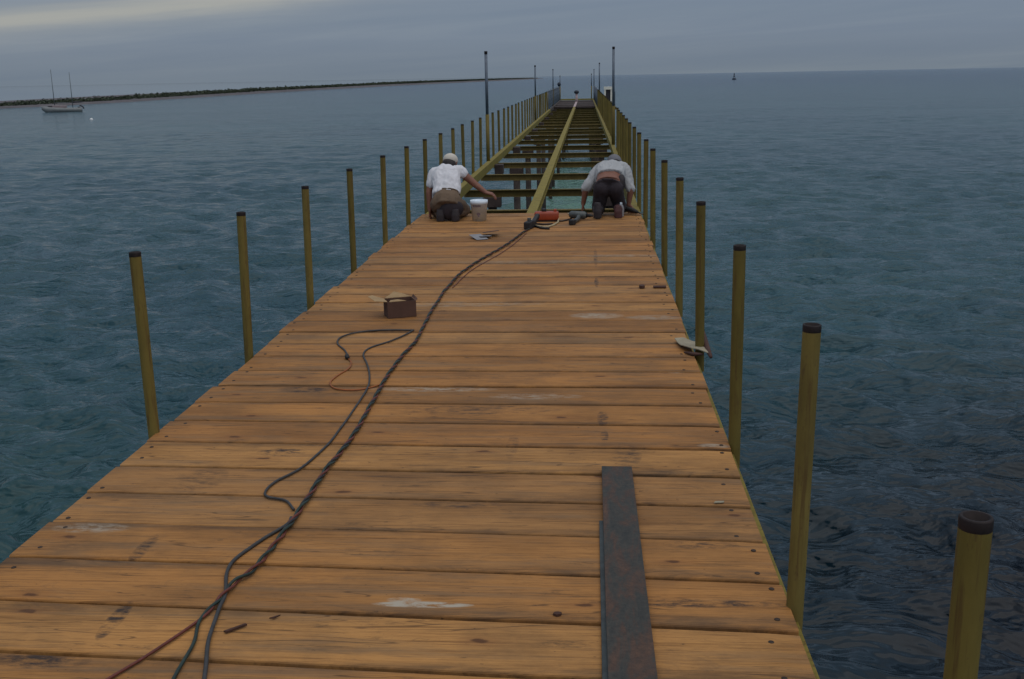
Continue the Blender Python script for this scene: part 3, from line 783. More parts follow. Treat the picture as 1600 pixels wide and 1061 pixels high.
mb = MB(); mb.tube(twisted(MAIN + RED_END, 0.0062, math.pi, 0.22, 0.0050, until=3.05), 0.0050, 8)
o = mb.build('extension_cord', M['red_cord'], None, None, True); tag(o, 'red brown cord twisted with the green one, splitting off towards the lower left corner', 'cord', 'cords lying along the pier deck')
mb = MB(); mb.tube(twisted(MAIN[:16], 0.0066, math.pi * 0.5, 0.22, 0.0052), 0.0052, 8)
o = mb.build('extension_cord', M['black_cord'], None, None, True); tag(o, 'black cord wound tightly in the upper part of the bundle up to the orange box', 'cord', 'cords lying along the pier deck')
mb = MB(); mb.tube(flat_cord([[a + 0.055 + 0.02 * math.sin(b * 2), b] for a, b in MAIN[1:6]], 0.0035), 0.0035, 6)
o = mb.build('thin_wire', M['red_cord'], None, None, True); tag(o, 'thin reddish wire lying just right of the upper part of the cord bundle', 'wire', 'cords lying along the pier deck')
o = empty('loop_cord', (-1.463, 6.294, 0)); tag(o, 'dark grey loose cord that loops left near the box and runs down beside the bundle', 'cord', 'cords lying along the pier deck')
def rel(pts, o): return [(p[0] - o.location.x, p[1] - o.location.y, p[2]) for p in pts]
mb = MB(); mb.tube(rel(flat_cord(GREY_LOOP, 0.0055, 0.0), o), 0.0055, 8); mb.build('cable', M['grey_cord'], o, None, True)
mb = MB(); mb.lathe([(0.007, -0.03), (0.013, -0.022), (0.015, 0.02), (0.008, 0.03)], n=10); pb = mb.build('connector', M['black'], o, (0.0, -0.015, 0.0155), True); pb.rotation_euler = (R(90), 0, R(15))
mb = MB(); mb.tube(flat_cord(GREY_LOW, 0.0065, 0.0), 0.0065, 8)
o = mb.build('extension_cord', M['grey_cord'], None, None, True); tag(o, 'dark grey cord running to the bottom edge just right of the green one', 'cord', 'cords lying along the pier deck')
mb = MB(); mb.tube(flat_cord(ORANGE, 0.0045, 0.0), 0.0045, 8)
o = mb.build('orange_cord', M['orange_cord'], None, None, True); tag(o, 'short orange brown cord curling from the black connector back to the bundle', 'cord', 'cords lying along the pier deck')

# ------------------------------------------------------------------ steel bars lower right
def bar(name, pts, z0, z1, mat, label, cat):
    c = Vector((sum(p[0] for p in pts) / len(pts), sum(p[1] for p in pts) / len(pts), 0))
    mb = MB(); mb.prism([(p[0] - c.x, p[1] - c.y) for p in pts], z0, z1)
    es = list(mb.bm.edges); bmesh.ops.bevel(mb.bm, geom=es, offset=0.0015, segments=1, affect='EDGES')
    o = mb.build(name, mat, None, (c.x, c.y, 0)); tag(o, label, cat); return o
bar('steel_plate', [(0.056, 4.385), (0.184, 4.383), (0.187, 3.4), (0.196, 1.6), (0.055, 1.6), (0.0535, 3.0)], 0.012, 0.024, M['rust'], 'long flat rusty steel plate lying on the deck at the lower right', 'steel plate')
bar('steel_strip', [(0.040, 3.83), (0.085, 3.83), (0.085, 1.7), (0.034, 1.7)], 0.002, 0.0115, M['dsteel'], 'narrow dark grey steel strip sticking out under the left side of the rusty plate', 'steel strip')

# ------------------------------------------------------------------ cardboard box
def cardboard_box():
    o = empty('cardboard_box', (-1.345, 7.50, 0), R(22)); tag(o, 'small open brown cardboard box with flaps out, left of the cord bundle', 'box')
    w, d, h, t = 0.205, 0.15, 0.115, 0.004
    mb = MB()
    mb.box((0, 0, t / 2 + 0.001), (w, d, t))
    mb.box((0, -d / 2 + t / 2, h / 2 + 0.003), (w, t, h)); mb.box((0, d / 2 - t / 2, h / 2 + 0.003), (w, t, h))
    mb.box((-w / 2 + t / 2, 0, h / 2 + 0.003), (t, d - 2 * t, h)); mb.box((w / 2 - t / 2, 0, h / 2 + 0.003), (t, d - 2 * t, h))
    mb.build('walls', M['card'], o)
    def flap(name, poly, mat):
        mb = MB()
        a = [mb.bm.verts.new(p) for p in poly]
        nrm = (a[1].co - a[0].co).cross(a[2].co - a[0].co).normalized() * 0.003
        b = [mb.bm.verts.new(v.co + nrm) for v in a]
        n = len(a)
        for k in range(n): mb.bm.faces.new((a[k], a[(k + 1) % n], b[(k + 1) % n], b[k]))
        mb.bm.faces.new(a[::-1]); mb.bm.faces.new(b)
        mb.build(name, mat, o)
    z = h + 0.004
    flap('flap', [(-w / 2, -d / 2 + .01, z), (-w / 2, d / 2 - .01, z), (-w / 2 - 0.075, d / 2 + 0.03, z + 0.022), (-w / 2 - 0.115, d / 2 - 0.02, z + 0.026), (-w / 2 - 0.085, -d / 2 + 0.03, z + 0.008)], M['cardin'])
    flap('flap', [(-w / 2 + .01, d / 2, z), (w / 2 - .005, d / 2, z), (w / 2 - 0.05, d / 2 + 0.065, z + 0.012), (w / 2 - 0.11, d / 2 + 0.075, z + 0.030), (-w / 2 + 0.05, d / 2 + 0.055, z + 0.006)], M['cardin'])
    flap('flap', [(w / 2, -d / 2 + .01, z), (w / 2, d / 2 - .01, z), (w / 2 + 0.012, d / 2 - 0.01, z + 0.02), (w / 2 + 0.016, -d / 2 + 0.02, z + 0.006)], M['card'])
    flap('flap', [(-w / 2 + .012, -d / 2, z), (w / 2 - .07, -d / 2, z + 0.001), (w / 2 - 0.125, -d / 2 + 0.035, z + 0.008), (-w / 2 + 0.03, -d / 2 + 0.045, z + 0.003)], M['cardin'])
cardboard_box()

# torn cardboard at the post, scraps
mb = MB()
poly = [(0.545, 6.72), (0.60, 6.70), (0.645, 6.62), (0.70, 6.60), (0.71, 6.42), (0.712, 6.30), (0.69, 6.33), (0.655, 6.37), (0.62, 6.375), (0.595, 6.43), (0.565, 6.50), (0.553, 6.60)]
c = Vector((0.63, 6.5, 0))
top = []
bot = []
for (x, y_) in poly:
    z = 0.022 + 0.014 * noise.noise(Vector((x * 14, y_ * 9, 0))) + (0.012 if y_ < 6.45 else 0.0)
    top.append(mb.bm.verts.new((x - c.x, y_ - c.y, z + 0.005))); bot.append(mb.bm.verts.new((x - c.x, y_ - c.y, z)))
n = len(poly)
for k in range(n): mb.bm.faces.new((bot[k], bot[(k + 1) % n], top[(k + 1) % n], top[k]))
f1 = mb.bm.faces.new(top); f2 = mb.bm.faces.new(bot[::-1])
bmesh.ops.triangulate(mb.bm, faces=[f1, f2])
o = empty('cardboard_scrap', (c.x, c.y, 0)); tag(o, 'torn pale cardboard scrap lying around the foot of a right-edge post', 'scrap')
mb.build('sheet', M['cardgrey'], o)
mb = MB(); mb.tube([(0.078, 0.18, 0.10), (0.082, 0.06, 0.06), (0.088, -0.12, 0.03), (0.094, -0.24, 0.016)], [0.012, 0.02, 0.017, 0.01], 8)  # dark tubes along the right and near edges of the scrap
mb.tube([(-0.05, -0.10, 0.01), (0.0, -0.15, 0.012), (0.06, -0.16, 0.012)], [0.006, 0.012, 0.006], 6)
mb.build('dark_tubes', M['darkpaper'], o, None, True)

def scrap(name, pts, mat, label, cat, th=0.004, z=0.003):
    c = Vector((sum(p[0] for p in pts) / len(pts), sum(p[1] for p in pts) / len(pts), 0))
    mb = MB(); mb.prism([(p[0] - c.x, p[1] - c.y) for p in pts], z, z + th)
    o = mb.build(name, mat, None, (c.x, c.y, 0)); tag(o, label, cat); return o
o = empty('paper_scrap', (-1.10, 11.35, 0)); tag(o, 'crumpled grey and brown paper scrap on the deck left of the cord bundle', 'paper')
mb = MB()
for k, (x, y_, w, d, rz, rx) in enumerate([(-0.05, -0.10, 0.13, 0.22, 0.5, 0.12), (-0.0, -0.02, 0.12, 0.22, 0.3, -0.1)]): mb.box((x, y_, 0.02), (w, d, 0.004), rz=rz, rx=rx)
mb.build('grey_sheet', M['paper'], o)
mb = MB(); mb.box((0.06, 0.12, 0.045), (0.17, 0.26, 0.004), rz=0.15, rx=-0.12, ry=-0.1); mb.build('brown_sheet', M['darkpaper'], o)
scrap('dark_strip', [(0.515, 8.47), (0.615, 8.475), (0.615, 8.525), (0.515, 8.52)], M['debris'], 'small flat dark strip lying near the right deck edge', 'strip', 0.012)
scrap('dark_lump', [(0.405, 8.47), (0.425, 8.455), (0.447, 8.475), (0.445, 8.52), (0.42, 8.535), (0.403, 8.51)], M['debris'], 'small dark lump on the deck left of the flat dark strip', 'scrap', 0.02)
scrap('wood_chip', [(-1.122, 2.955), (-1.112, 2.950), (-1.062, 3.000), (-1.070, 3.004)], M['debris'], 'dark red splinter on the plank just right of the cords at the bottom', 'splinter', 0.006)
scrap('dark_knot', [(-0.112, 3.10), (-0.10, 3.092), (-0.088, 3.098), (-0.085, 3.108), (-0.096, 3.114), (-0.109, 3.110)], M['debris'], 'black lump in the plank gap left of the rusty steel plate', 'lump', 0.008, 0.001)
scrap('wood_chip', [(-1.005, 3.045), (-0.985, 3.06), (-0.975, 3.066), (-0.99, 3.046)], M['debris'], 'tiny dark chip right of the dark red splinter at the bottom', 'splinter', 0.004)
scrap('pale_chip', [(0.492, 4.03), (0.53, 4.035), (0.535, 4.05), (0.50, 4.047)], M['cardgrey'], 'pale curl of paper near the right plank ends', 'paper', 0.003)

# ------------------------------------------------------------------ power tools at the deck end
o = empty('power_box', (-0.485, 12.62, 0), R(2)); tag(o, 'bright orange box with black knob at the far end of the cord bundle', 'power box')
mb = MB(); mb.box((0, 0, 0.065), (0.285, 0.14, 0.10), bevel=0.025)
mb.box((0.10, 0.0, 0.125), (0.035, 0.05, 0.035), bevel=0.008); mb.build('case', M['orange'], o, None, True)
mb = MB(); mb.lathe([(0.028, 0.112), (0.028, 0.14), (0.018, 0.152)], (-0.03, 0, 0), n=14)
mb.box((0, 0, 0.010), (0.25, 0.11, 0.016)); mb.build('knob', M['black'], o)
mb = MB()
mb.tube([(-0.14, -0.02, 0.05), (-0.17, -0.1, 0.03), (-0.165, -0.28, 0.015), (-0.12, -0.46, 0.012), (-0.05, -0.55, 0.012), (0.02, -0.56, 0.012), (0.08, -0.42, 0.012), (0.13, -0.2, 0.012), (0.14, -0.05, 0.03)], 0.010, 8)
mb.build('loop_lead', M['cream_cord'], o, None, True)
mb = MB(); mb.tube([(-0.15, -0.45, 0.012), (-0.06, -0.66, 0.012), (0.03, -0.72, 0.012)], 0.012, 8); mb.tube([(-0.14, -0.3, 0.012), (-0.03, -0.36, 0.012), (0.07, -0.33, 0.012)], 0.009, 8)
mb.build('dark_lead', M['black_cord'], o, None, True)
o = empty('plug_socket', (-0.655, 11.99, 0), R(-12)); tag(o, 'black cord socket block where the cord bundle ends', 'socket')
mb = MB(); mb.box((0, 0, 0.045), (0.075, 0.22, 0.085), bevel=0.015); mb.box((0.0, 0.24, 0.06), (0.05, 0.3, 0.05), rx=R(16), bevel=0.012); mb.build('block', M['black'], o)
mb = MB(); mb.lathe([(0.022, 0), (0.022, 0.03)], (0, 0, 0.09), n=12); mb.build('ring', M['grey'], o)
o = empty('hand_drill', (-0.09, 12.72, 0), R(-25)); tag(o, 'dark grey hand drill lying on the deck between the orange box and the grey-shirted worker', 'drill')
mb = MB(); mb.tube([(-0.14, 0, 0.055), (-0.12, 0, 0.055), (0.05, 0, 0.055), (0.08, 0, 0.055)], [0.03, 0.044, 0.046, 0.03], 14); mb.build('body', M['grey'], o, None, True)
mb = MB(); mb.tube([(0.08, 0, 0.055), (0.13, 0, 0.055), (0.16, 0, 0.052)], [0.022, 0.020, 0.008], 10); mb.build('chuck', M['black'], o, None, True)
mb = MB(); mb.tube([(-0.02, 0, 0.05), (0.05, -0.17, 0.035), (0.10, -0.40, 0.028), (0.115, -0.44, 0.028)], [0.026, 0.024, 0.022, 0.03], 10); mb.build('handle', M['grey'], o, None, True)
mb = MB(); mb.box((0.115, -0.46, 0.034), (0.06, 0.08, 0.06), bevel=0.012); mb.build('foot', M['black'], o)
mb = MB(); mb.tube(flat_cord([(-0.36, 12.56), (-0.30, 12.55), (-0.24, 12.66), (-0.2, 12.74)], 0.009), 0.009, 8)
tag(mb.build('drill_cord', M['black_cord'], None, None, True), 'short black cord from the orange box to the hand drill', 'cord')
mb = MB(); mb.tube(flat_cord([(-0.25, 13.30), (-0.21, 13.1), (-0.16, 12.85)], 0.006), 0.006, 8)
tag(mb.build('extension_cord', M['cream_cord'], None, None, True), 'thin pale cord crossing the last plank behind the hand drill', 'cord')

# ------------------------------------------------------------------ bucket
o = empty('bucket', (-1.285, 12.72, 0)); tag(o, 'stained white plastic bucket beside the white-shirted worker', 'bucket')
mb = MB(); mb.lathe([(0.078, 0.004), (0.082, 0.0), (0.098, 0.20), (0.103, 0.20), (0.105, 0.245), (0.099, 0.246), (0.092, 0.20), (0.078, 0.03), (0.001, 0.03)], n=28, closed=True); mb.build('pail', M['bucket'], o, None, True)
mb = MB()
def onpail(u, z, off=0.0015):     # u = angle from facing the camera
    rr = 0.082 + 0.016 * z / 0.2 + off
    return (rr * math.sin(u), -rr * math.cos(u), z)
def patch_(us, zs):
    g = [[mb.bm.verts.new(onpail(u, z)) for z in zs] for u in us]
    for i in range(len(us) - 1):
        for k in range(len(zs) - 1): mb.bm.faces.new((g[i][k], g[i + 1][k], g[i + 1][k + 1], g[i][k + 1]))
patch_([-0.75 + 0.15 * k for k in range(8)], [0.172, 0.192])
patch_([-0.22 + 0.11 * k for k in range(5)], [0.075, 0.10])
patch_([-0.10 + 0.1 * k for k in range(3)], [0.055, 0.0749])
mb.build('print', M['label_'], o)
mb = MB(); mb.tube([(0.104 * math.cos(a), 0.104 * math.sin(a) , 0.215 - 0.05 * abs(math.sin(a))) for a in [math.pi * k / 14 for k in range(15)]], 0.0025, 6); mb.build('handle', M['grey'], o)
mb = MB(); mb.lathe([(0.085, 0.10), (0.0005, 0.101)], n=20, closed=True); mb.build('paint', M['label_'], o)

# ------------------------------------------------------------------ people (voxel-joined bodies)
def add_cap(bm, p0, p1, r0, r1, n=14):
    p0 = Vector(p0); p1 = Vector(p1)
    ax = p1 - p0; L_ = ax.length
    if L_ < 1e-6: ax = Vector((0, 0, 1)); L_ = 0
    t = ax.normalized()
    ref = Vector((0, 0, 1)) if abs(t.z) < 0.9 else Vector((1, 0, 0))
    u = t.cross(ref).normalized(); w = t.cross(u)
    rings = []
    st = []
    for k in range(1, 5): a = math.pi / 2 * (1 - k / 4.0); st.append((-r0 * math.sin(a), r0 * math.cos(a), p0))
    for k in range(0, 4): a = math.pi / 2 * k / 4.0; st.append((r1 * math.sin(a), r1 * math.cos(a), p1))
    for off, rr, c in st:
        rings.append([bm.verts.new(c + t * off + (u * math.cos(j * 2 * math.pi / n) + w * math.sin(j * 2 * math.pi / n)) * rr) for j in range(n)])
    a0 = bm.verts.new(p0 - t * r0); a1 = bm.verts.new(p1 + t * r1)
    for i in range(len(rings) - 1):
        for j in range(n): bm.faces.new((rings[i][j], rings[i][(j + 1) % n], rings[i + 1][(j + 1) % n], rings[i + 1][j]))
    for j in range(n):
        bm.faces.new((a0, rings[0][(j + 1) % n], rings[0][j])); bm.faces.new((a1, rings[-1][j], rings[-1][(j + 1) % n]))
def add_loft(bm, secs, n=20):
    """secs: (centre, half width along x, half depth along nrm, nrm vector) -> closed loft"""
    rings = []
    for c, a, d, nv in secs:
        c = Vector(c); nv = Vector(nv).normalized()
        rings.append([bm.verts.new(c + Vector((1, 0, 0)) * a * math.copysign(abs(math.cos(j * 2 * math.pi / n)) ** 0.85, math.cos(j * 2 * math.pi / n)) + nv * d * math.copysign(abs(math.sin(j * 2 * math.pi / n)) ** 0.85, math.sin(j * 2 * math.pi / n))) for j in range(n)])
    for i in range(len(rings) - 1):
        for j in range(n): bm.faces.new((rings[i][j], rings[i][(j + 1) % n], rings[i + 1][(j + 1) % n], rings[i + 1][j]))
    bm.faces.new(rings[0][::-1]); bm.faces.new(rings[-1])
def add_ell(bm, c, r, rot=(0, 0, 0)):
    g = bmesh.ops.create_icosphere(bm, subdivisions=3, radius=1.0)
    Mx = Matrix.Translation(c) @ Matrix.Rotation(rot[2], 4, 'Z') @ Matrix.Rotation(rot[1], 4, 'Y') @ Matrix.Rotation(rot[0], 4, 'X')
    for v in g['verts']: v.co = Mx @ Vector((v.co.x * r[0], v.co.y * r[1], v.co.z * r[2]))
def voxel(name, fill, mat, parent, vox=0.008, smooth_it=4, wrinkle=0.0, wscale=12.0):
    bm = bmesh.new(); fill(bm)
    # each shape outward
    bmesh.ops.recalc_face_normals(bm, faces=bm.faces)
    me = bpy.data.meshes.new(name); bm.to_mesh(me); bm.free()
    tmp = bpy.data.objects.new(name, me); COL.objects.link(tmp)
    md = tmp.modifiers.new('rm', 'REMESH'); md.mode = 'VOXEL'; md.voxel_size = vox; md.use_smooth_shade = True
    sm = tmp.modifiers.new('sm', 'SMOOTH'); sm.factor = 0.5; sm.iterations = smooth_it
    bpy.context.view_layer.update()
    dg = bpy.context.evaluated_depsgraph_get()
    out = bpy.data.meshes.new_from_object(tmp.evaluated_get(dg))
    bpy.data.objects.remove(tmp); bpy.data.meshes.remove(me)
    if wrinkle:
        co = [v.co.copy() for v in out.vertices]; no = [v.normal.copy() for v in out.vertices]
        for v, c, nn in zip(out.vertices, co, no):
            q = Vector((c.x * wscale, c.y * wscale * 0.7, c.z * wscale * 0.55))
            v.co = c + nn * wrinkle * (noise.noise(q) + 0.6 * (1 - abs(noise.noise(q * 2.1))) - 0.4)
    out.name = name
    return link(name, out, mat, parent, None, True)
def hand(bm, wrist, fwd, palm, side, curl=0.6, s=1.0, thumb=1):
    """palm + five bent fingers. fwd: wrist->knuckles, palm: palm normal, side: towards the thumb"""
    w = Vector(wrist); f = Vector(fwd).normalized(); p = Vector(palm).normalized(); sd = f.cross(p).normalized() * (1 if Vector(side).dot(f.cross(p)) > 0 else -1)
    kn = w + f * 0.085 * s
    for q in (-0.028, -0.010, 0.010, 0.028):
        add_cap(bm, w + sd * q * 0.7 * s + f * 0.01, kn + sd * q * s, 0.017 * s, 0.014 * s, 10)
    for q, ln in ((-0.031, 0.062), (-0.0105, 0.076), (0.0105, 0.082), (0.031, 0.074)):
        a = kn + sd * q * s; d = f.copy()
        for seg, cc in ((0.45, 0.7), (0.32, 1.0), (0.23, 0.8)):
            ang = curl * cc
            d = (d * math.cos(ang) + p * math.sin(ang)).normalized()
            b = a + d * ln * seg * s * 1.15
            add_cap(bm, a, b, 0.0092 * s, 0.0082 * s, 8); a = b
    a = w + sd * 0.024 * s + f * 0.025 * s
    d = (sd * 0.8 + f * 0.6 + p * 0.3).normalized()
    b = a + d * 0.045 * s; add_cap(bm, a, b, 0.014 * s, 0.0105 * s, 8)
    d = (f * 0.8 + p * 0.5 + sd * 0.1).normalized(); add_cap(bm, b, b + d * 0.032 * s, 0.0102 * s, 0.0085 * s, 8)
def head(bm, c, fwd, up, r=1.0):
    """skull, jaw, nose, ears, neck stub left to caller; fwd = face direction"""
    c = Vector(c); f = Vector(fwd).normalized(); u = Vector(up); u = (u - f * u.dot(f)).normalized(); s = f.cross(u)
    def P(a, b, d): return c + s * a + f * b + u * d
    for (p0, p1, r0, r1) in [((0, -.02, .03), (0, .02, .03), .082, .080), ((0, .015, .0), (0, .035, -.065), .068, .042),
                             ((0, .09, -.005), (0, .108, -.028), .010, .014), ((0, .075, -.06), (0, .082, -.068), .018, .016),
                             ((-.028, .083, .02), (.028, .083, .02), .013, .013), ((-.078, -.005, -.015), (-.082, -.012, .018), .012, .015), ((.078, -.005, -.015), (.082, -.012, .018), .012, .015)]:
        add_cap(bm, P(*p0), P(*p1), r0 * r, r1 * r, 14)
    return P

# ---- worker in white shirt (sits on heels, seen from behind, reaching right)
def worker_white():
    o = empty('person', (-1.69, 12.78, 0)); tag(o, 'kneeling worker in white T-shirt and white cap, right arm reaching out over the bucket', 'person')
    HX = 0.02
    hip = Vector((HX, 0.0, 0.235)); sh = Vector((-0.025, 0.33, 0.555)); neck = Vector((0.0, 0.405, 0.585)); hd = Vector((0.005, 0.48, 0.625))
    dirn = (sh - hip).normalized(); nb = Vector((0, -dirn.z, dirn.y))      # back normal
    shL = sh + Vector((-0.155, -0.005, -0.02)); shR = sh + Vector((0.165, 0.0, 0.0))
    elL = Vector((-0.225, 0.22, 0.31)); wrL = Vector((-0.215, 0.16, 0.11))
    elR = Vector((0.335, 0.32, 0.385)); wrR = Vector((0.455, 0.27, 0.30))
    kL = Vector((-0.17, 0.36, 0.075)); kR = Vector((0.17, 0.40, 0.075)); aL = Vector((-0.05, -0.04, 0.075)); aR = Vector((0.13, -0.06, 0.08))
    f = Vector((0.1, 0.78, -0.55)).normalized(); up = Vector((0.05, 0.55, 0.78)).normalized()
    def body(bm):
        add_loft(bm, [(hip, .15, .10, nb), (hip.lerp(sh, .3), .130, .085, nb), (hip.lerp(sh, .65), .150, .095, nb), (sh - dirn * .02, .150, .085, nb), (sh + dirn * .03, .09, .06, nb)])
        add_cap(bm, sh, neck, .055, .05); add_cap(bm, neck, hd - up * .03, .050, .052)
        head(bm, hd, f, up)
        add_cap(bm, shL, elL, .052, .038); add_cap(bm, elL, wrL, .039, .026)
        add_cap(bm, shR, elR, .054, .040); add_cap(bm, elR, wrR, .041, .027)
        add_cap(bm, hip + Vector((-.08, 0, 0)), kL, .085, .06); add_cap(bm, hip + Vector((.08, 0, 0)), kR, .085, .06)
        add_cap(bm, kL, aL, .055, .038); add_cap(bm, kR, aR, .055, .038)
        hand(bm, wrL, (0.02, 0.12, -1), (1, 0, 0.1), (0, 1, 0), 0.35, 0.95)
        hand(bm, wrR, (0.95, -0.05, -0.25), (0, 0.2, -1), (0, 1, 0), 0.75, 0.95)
    voxel('body', body, M['skin'], o, 0.0065, 2)
    def shirt(bm):
        hem = hip.lerp(sh, .20)
        add_loft(bm, [(hem + Vector((-.02, 0, -.03)), .158, .125, nb), (hip.lerp(sh, .35), .160, .118, nb), (hip.lerp(sh, .65), .172, .122, nb), (sh - dirn * .04, .172, .108, nb), (sh + dirn * .03, .12, .075, nb), (sh + dirn * .065, .07, .06, nb)])
        add_cap(bm, shL + Vector((.03, 0, 0)), shL.lerp(elL, .62), .075, .060); add_cap(bm, shR + Vector((-.03, 0, 0)), shR.lerp(elR, .16), .080, .070)
    voxel('shirt', shirt, M['white_cloth'], o, 0.008, 2, 0.019, 13)
    def trousers(bm):
        add_loft(bm, [(hip - dirn * .10 + Vector((0, -.02, 0)), .145, .12, nb), (hip, .172, .135, nb), (hip.lerp(sh, .14), .155, .112, nb), (hip.lerp(sh, .22), .148, .105, nb)])
        add_cap(bm, hip + Vector((-.085, -.02, -.02)), kL, .105, .078); add_cap(bm, hip + Vector((.085, -.02, -.02)), kR, .105, .078)
        add_cap(bm, kL, aL + Vector((0, .05, 0)), .072, .055)
        add_cap(bm, kR, aR + Vector((0, .05, 0)), .072, .055)
    voxel('trousers', trousers, M['khaki'], o, 0.009, 3, 0.012, 10)
    def seat(bm):          # dark worn-through seat and lower legs
        add_ell(bm, hip + Vector((0.055, -.075, -.10)), (.150, .080, .125), (R(12), R(-18), 0))
    voxel('dark_patch', seat, M['dark_cloth'], o, 0.009, 3, 0.008, 10)
    def belt(bm):
        add_loft(bm, [(hip.lerp(sh, .185), .158, .115, nb), (hip.lerp(sh, .235), .157, .113, nb)], 28)
    voxel('belt', belt, M['belt'], o, 0.008, 1)
    for a, sx in ((aL, -1), (aR, 1)):
        def boot(bm, a=a, sx=sx):
            add_cap(bm, a + Vector((0, .03, .01)), a + Vector((0, -.04, .0)), .055, .052)
            add_loft(bm, [(a + Vector((0, -.075, .07)), .040, .030, (0, 1, 0)), (a + Vector((.0, -.085, .0)), .046, .036, (0, 1, 0)), (a + Vector((.0, -.075, -.065)), .050, .045, (0, 1, .2))])
        voxel('boot', boot, M['boot'], o, 0.008, 2)
    s = f.cross(up)
    def hair(bm):
        add_ell(bm, hd - f * .036 - up * .028, (.088, .072, .078))
    voxel('hair', hair, M['hair'], o, 0.007, 1, 0.004, 40)
    def cap(bm):
        add_ell(bm, hd + up * .050 - f * .012 + s * .006, (.093, .102, .078), (-0.6, 0, 0))
        add_cap(bm, hd + up * .04 + f * .08 - s * .03, hd + up * .035 + f * .15 - s * .03, .02, .012); add_cap(bm, hd + up * .04 + f * .08 + s * .03, hd + up * .035 + f * .15 + s * .03, .02, .012)
    voxel('cap', cap, M['cap'], o, 0.007, 2)
worker_white()

# ---- worker in grey shirt (kneels, bent far forward over his hands)
def worker_grey():
    o = empty('person', (0.255, 13.13, 0)); tag(o, 'kneeling worker in grey shirt bent forward, bare lower back, dark trousers, holding a tool', 'person')
    hip = Vector((-0.015, -0.10, 0.375)); sh = Vector((0.03, 0.36, 0.545)); neck = Vector((0.055, 0.44, 0.55)); hd = Vector((0.07, 0.54, 0.545))
    dirn = (sh - hip).normalized(); nb = Vector((0, -dirn.z, dirn.y))
    shL = sh + Vector((-.175, -.03, -.03)); shR = sh + Vector((.185, -.03, -.02))
    elL = Vector((-.285, 0.16, 0.30)); wrL = Vector((-.315, 0.18, 0.12)); elR = Vector((.262, 0.16, 0.285)); wrR = Vector((.235, 0.15, 0.10))
    kL = Vector((-.13, 0.06, .07)); kR = Vector((.13, 0.10, .07)); aL = Vector((-.145, -.30, .09)); aR = Vector((.10, -.20, .08))
    f = Vector((0, .55, -.8)).normalized(); up = Vector((0, .8, .55)).normalized()
    def body(bm):
        add_loft(bm, [(hip, .152, .108, nb), (hip.lerp(sh, .25), .150, .100, nb), (hip.lerp(sh, .65), .16, .10, nb), (sh - dirn * .02, .165, .085, nb), (sh + dirn * .04, .09, .06, nb)])
        add_cap(bm, sh, neck, .055, .05); add_cap(bm, neck, hd - up * .03, .05, .05)
        head(bm, hd, f, up)
        add_cap(bm, shL, elL, .055, .042); add_cap(bm, elL, wrL, .043, .028)
        add_cap(bm, shR, elR, .055, .042); add_cap(bm, elR, wrR, .043, .028)
        add_cap(bm, hip + Vector((-.08, 0, -.02)), kL, .085, .06); add_cap(bm, hip + Vector((.08, 0, -.02)), kR, .085, .06)
        add_cap(bm, kL, aL, .055, .038); add_cap(bm, kR, aR, .055, .038)
        hand(bm, wrL, (-.15, -.05, -1), (1, 0, 0), (0, 1, 0), 0.3, 0.95)
        hand(bm, wrR, (0.45, -0.1, -0.7), (0.5, .3, -.5), (-0.3, 1, 0), 0.8, 0.95)
    voxel('body', body, M['skin'], o, 0.0065, 2)
    def shirt(bm):
        add_loft(bm, [(hip.lerp(sh, .34) + Vector((0, 0, .006)), .172, .122, nb), (hip.lerp(sh, .52), .180, .122, nb), (hip.lerp(sh, .74), .190, .122, nb), (sh - dirn * .03, .195, .105, nb), (sh + dirn * .04, .13, .075, nb), (sh + dirn * .075, .075, .06, nb)])
        add_cap(bm, shL + Vector((.03, 0, 0)), shL.lerp(elL, .95), .078, .062); add_cap(bm, shR + Vector((-.03, 0, 0)), shR.lerp(elR, .95), .078, .062)
    voxel('shirt', shirt, M['grey_cloth'], o, 0.008, 2, 0.019, 13)
    def trousers(bm):
        add_loft(bm, [(hip - dirn * .06, .15, .11, nb), (hip + Vector((0, -0.01, -.035)), .165, .112, nb), (hip.lerp(sh, .10) + Vector((0, 0, -.055)), .158, .095, nb)])
        add_cap(bm, hip + Vector((-.085, -.01, -.04)), kL, .100, .078); add_cap(bm, hip + Vector((.085, -.01, -.04)), kR, .100, .078)
        add_cap(bm, kL, aL + Vector((0, .07, 0)), .072, .055); add_cap(bm, kR, aR + Vector((0, .07, 0)), .072, .055)
    voxel('trousers', trousers, M['dark_cloth'], o, 0.009, 3, 0.012, 10)
    def pouch(bm):
        add_ell(bm, hip + Vector((.15, .04, .01)), (.055, .07, .115), (R(-20), R(8), 0))
    voxel('waist_pouch', pouch, M['boot'], o, 0.009, 2, 0.006, 14)
    for a, mt, hgt in ((aL, M['boot'], .13), (aR, M['redboot'], .05)):
        def boot(bm, a=a, hgt=hgt):
            add_cap(bm, a + Vector((0, .05, .015)), a + Vector((0, -.03, .01)), .055, .052)
            add_loft(bm, [(a + Vector((0, -.06, .04 + hgt * .5)), .038, .030, (0, 1, 0)), (a + Vector((.0, -.075, .0)), .046, .036, (0, 1, 0)), (a + Vector((.0, -.065, -.075)), .050, .042, (0, 1, .2))])
        voxel('shoe', boot, mt, o, 0.008, 2)
    def hair(bm): add_ell(bm, hd - f * .03 + up * .01, (.086, .080, .086))
    voxel('hair', hair, M['hair'], o, 0.007, 1, 0.004, 40)
    def cap(bm):
        add_ell(bm, hd + up * .045 - f * .03, (.094, .098, .092), (-0.9, 0, 0))
        add_cap(bm, hd + up * .06 + f * .08, hd + up * .06 + f * .15, .02, .012)
    voxel('cap', cap, M['greycap'], o, 0.007, 2)
worker_grey()
o = empty('held_tool', (0.51, 13.16, 0.0), R(-32)); tag(o, 'dark power tool held down to the deck in the right hand of the grey-shirted worker', 'tool')
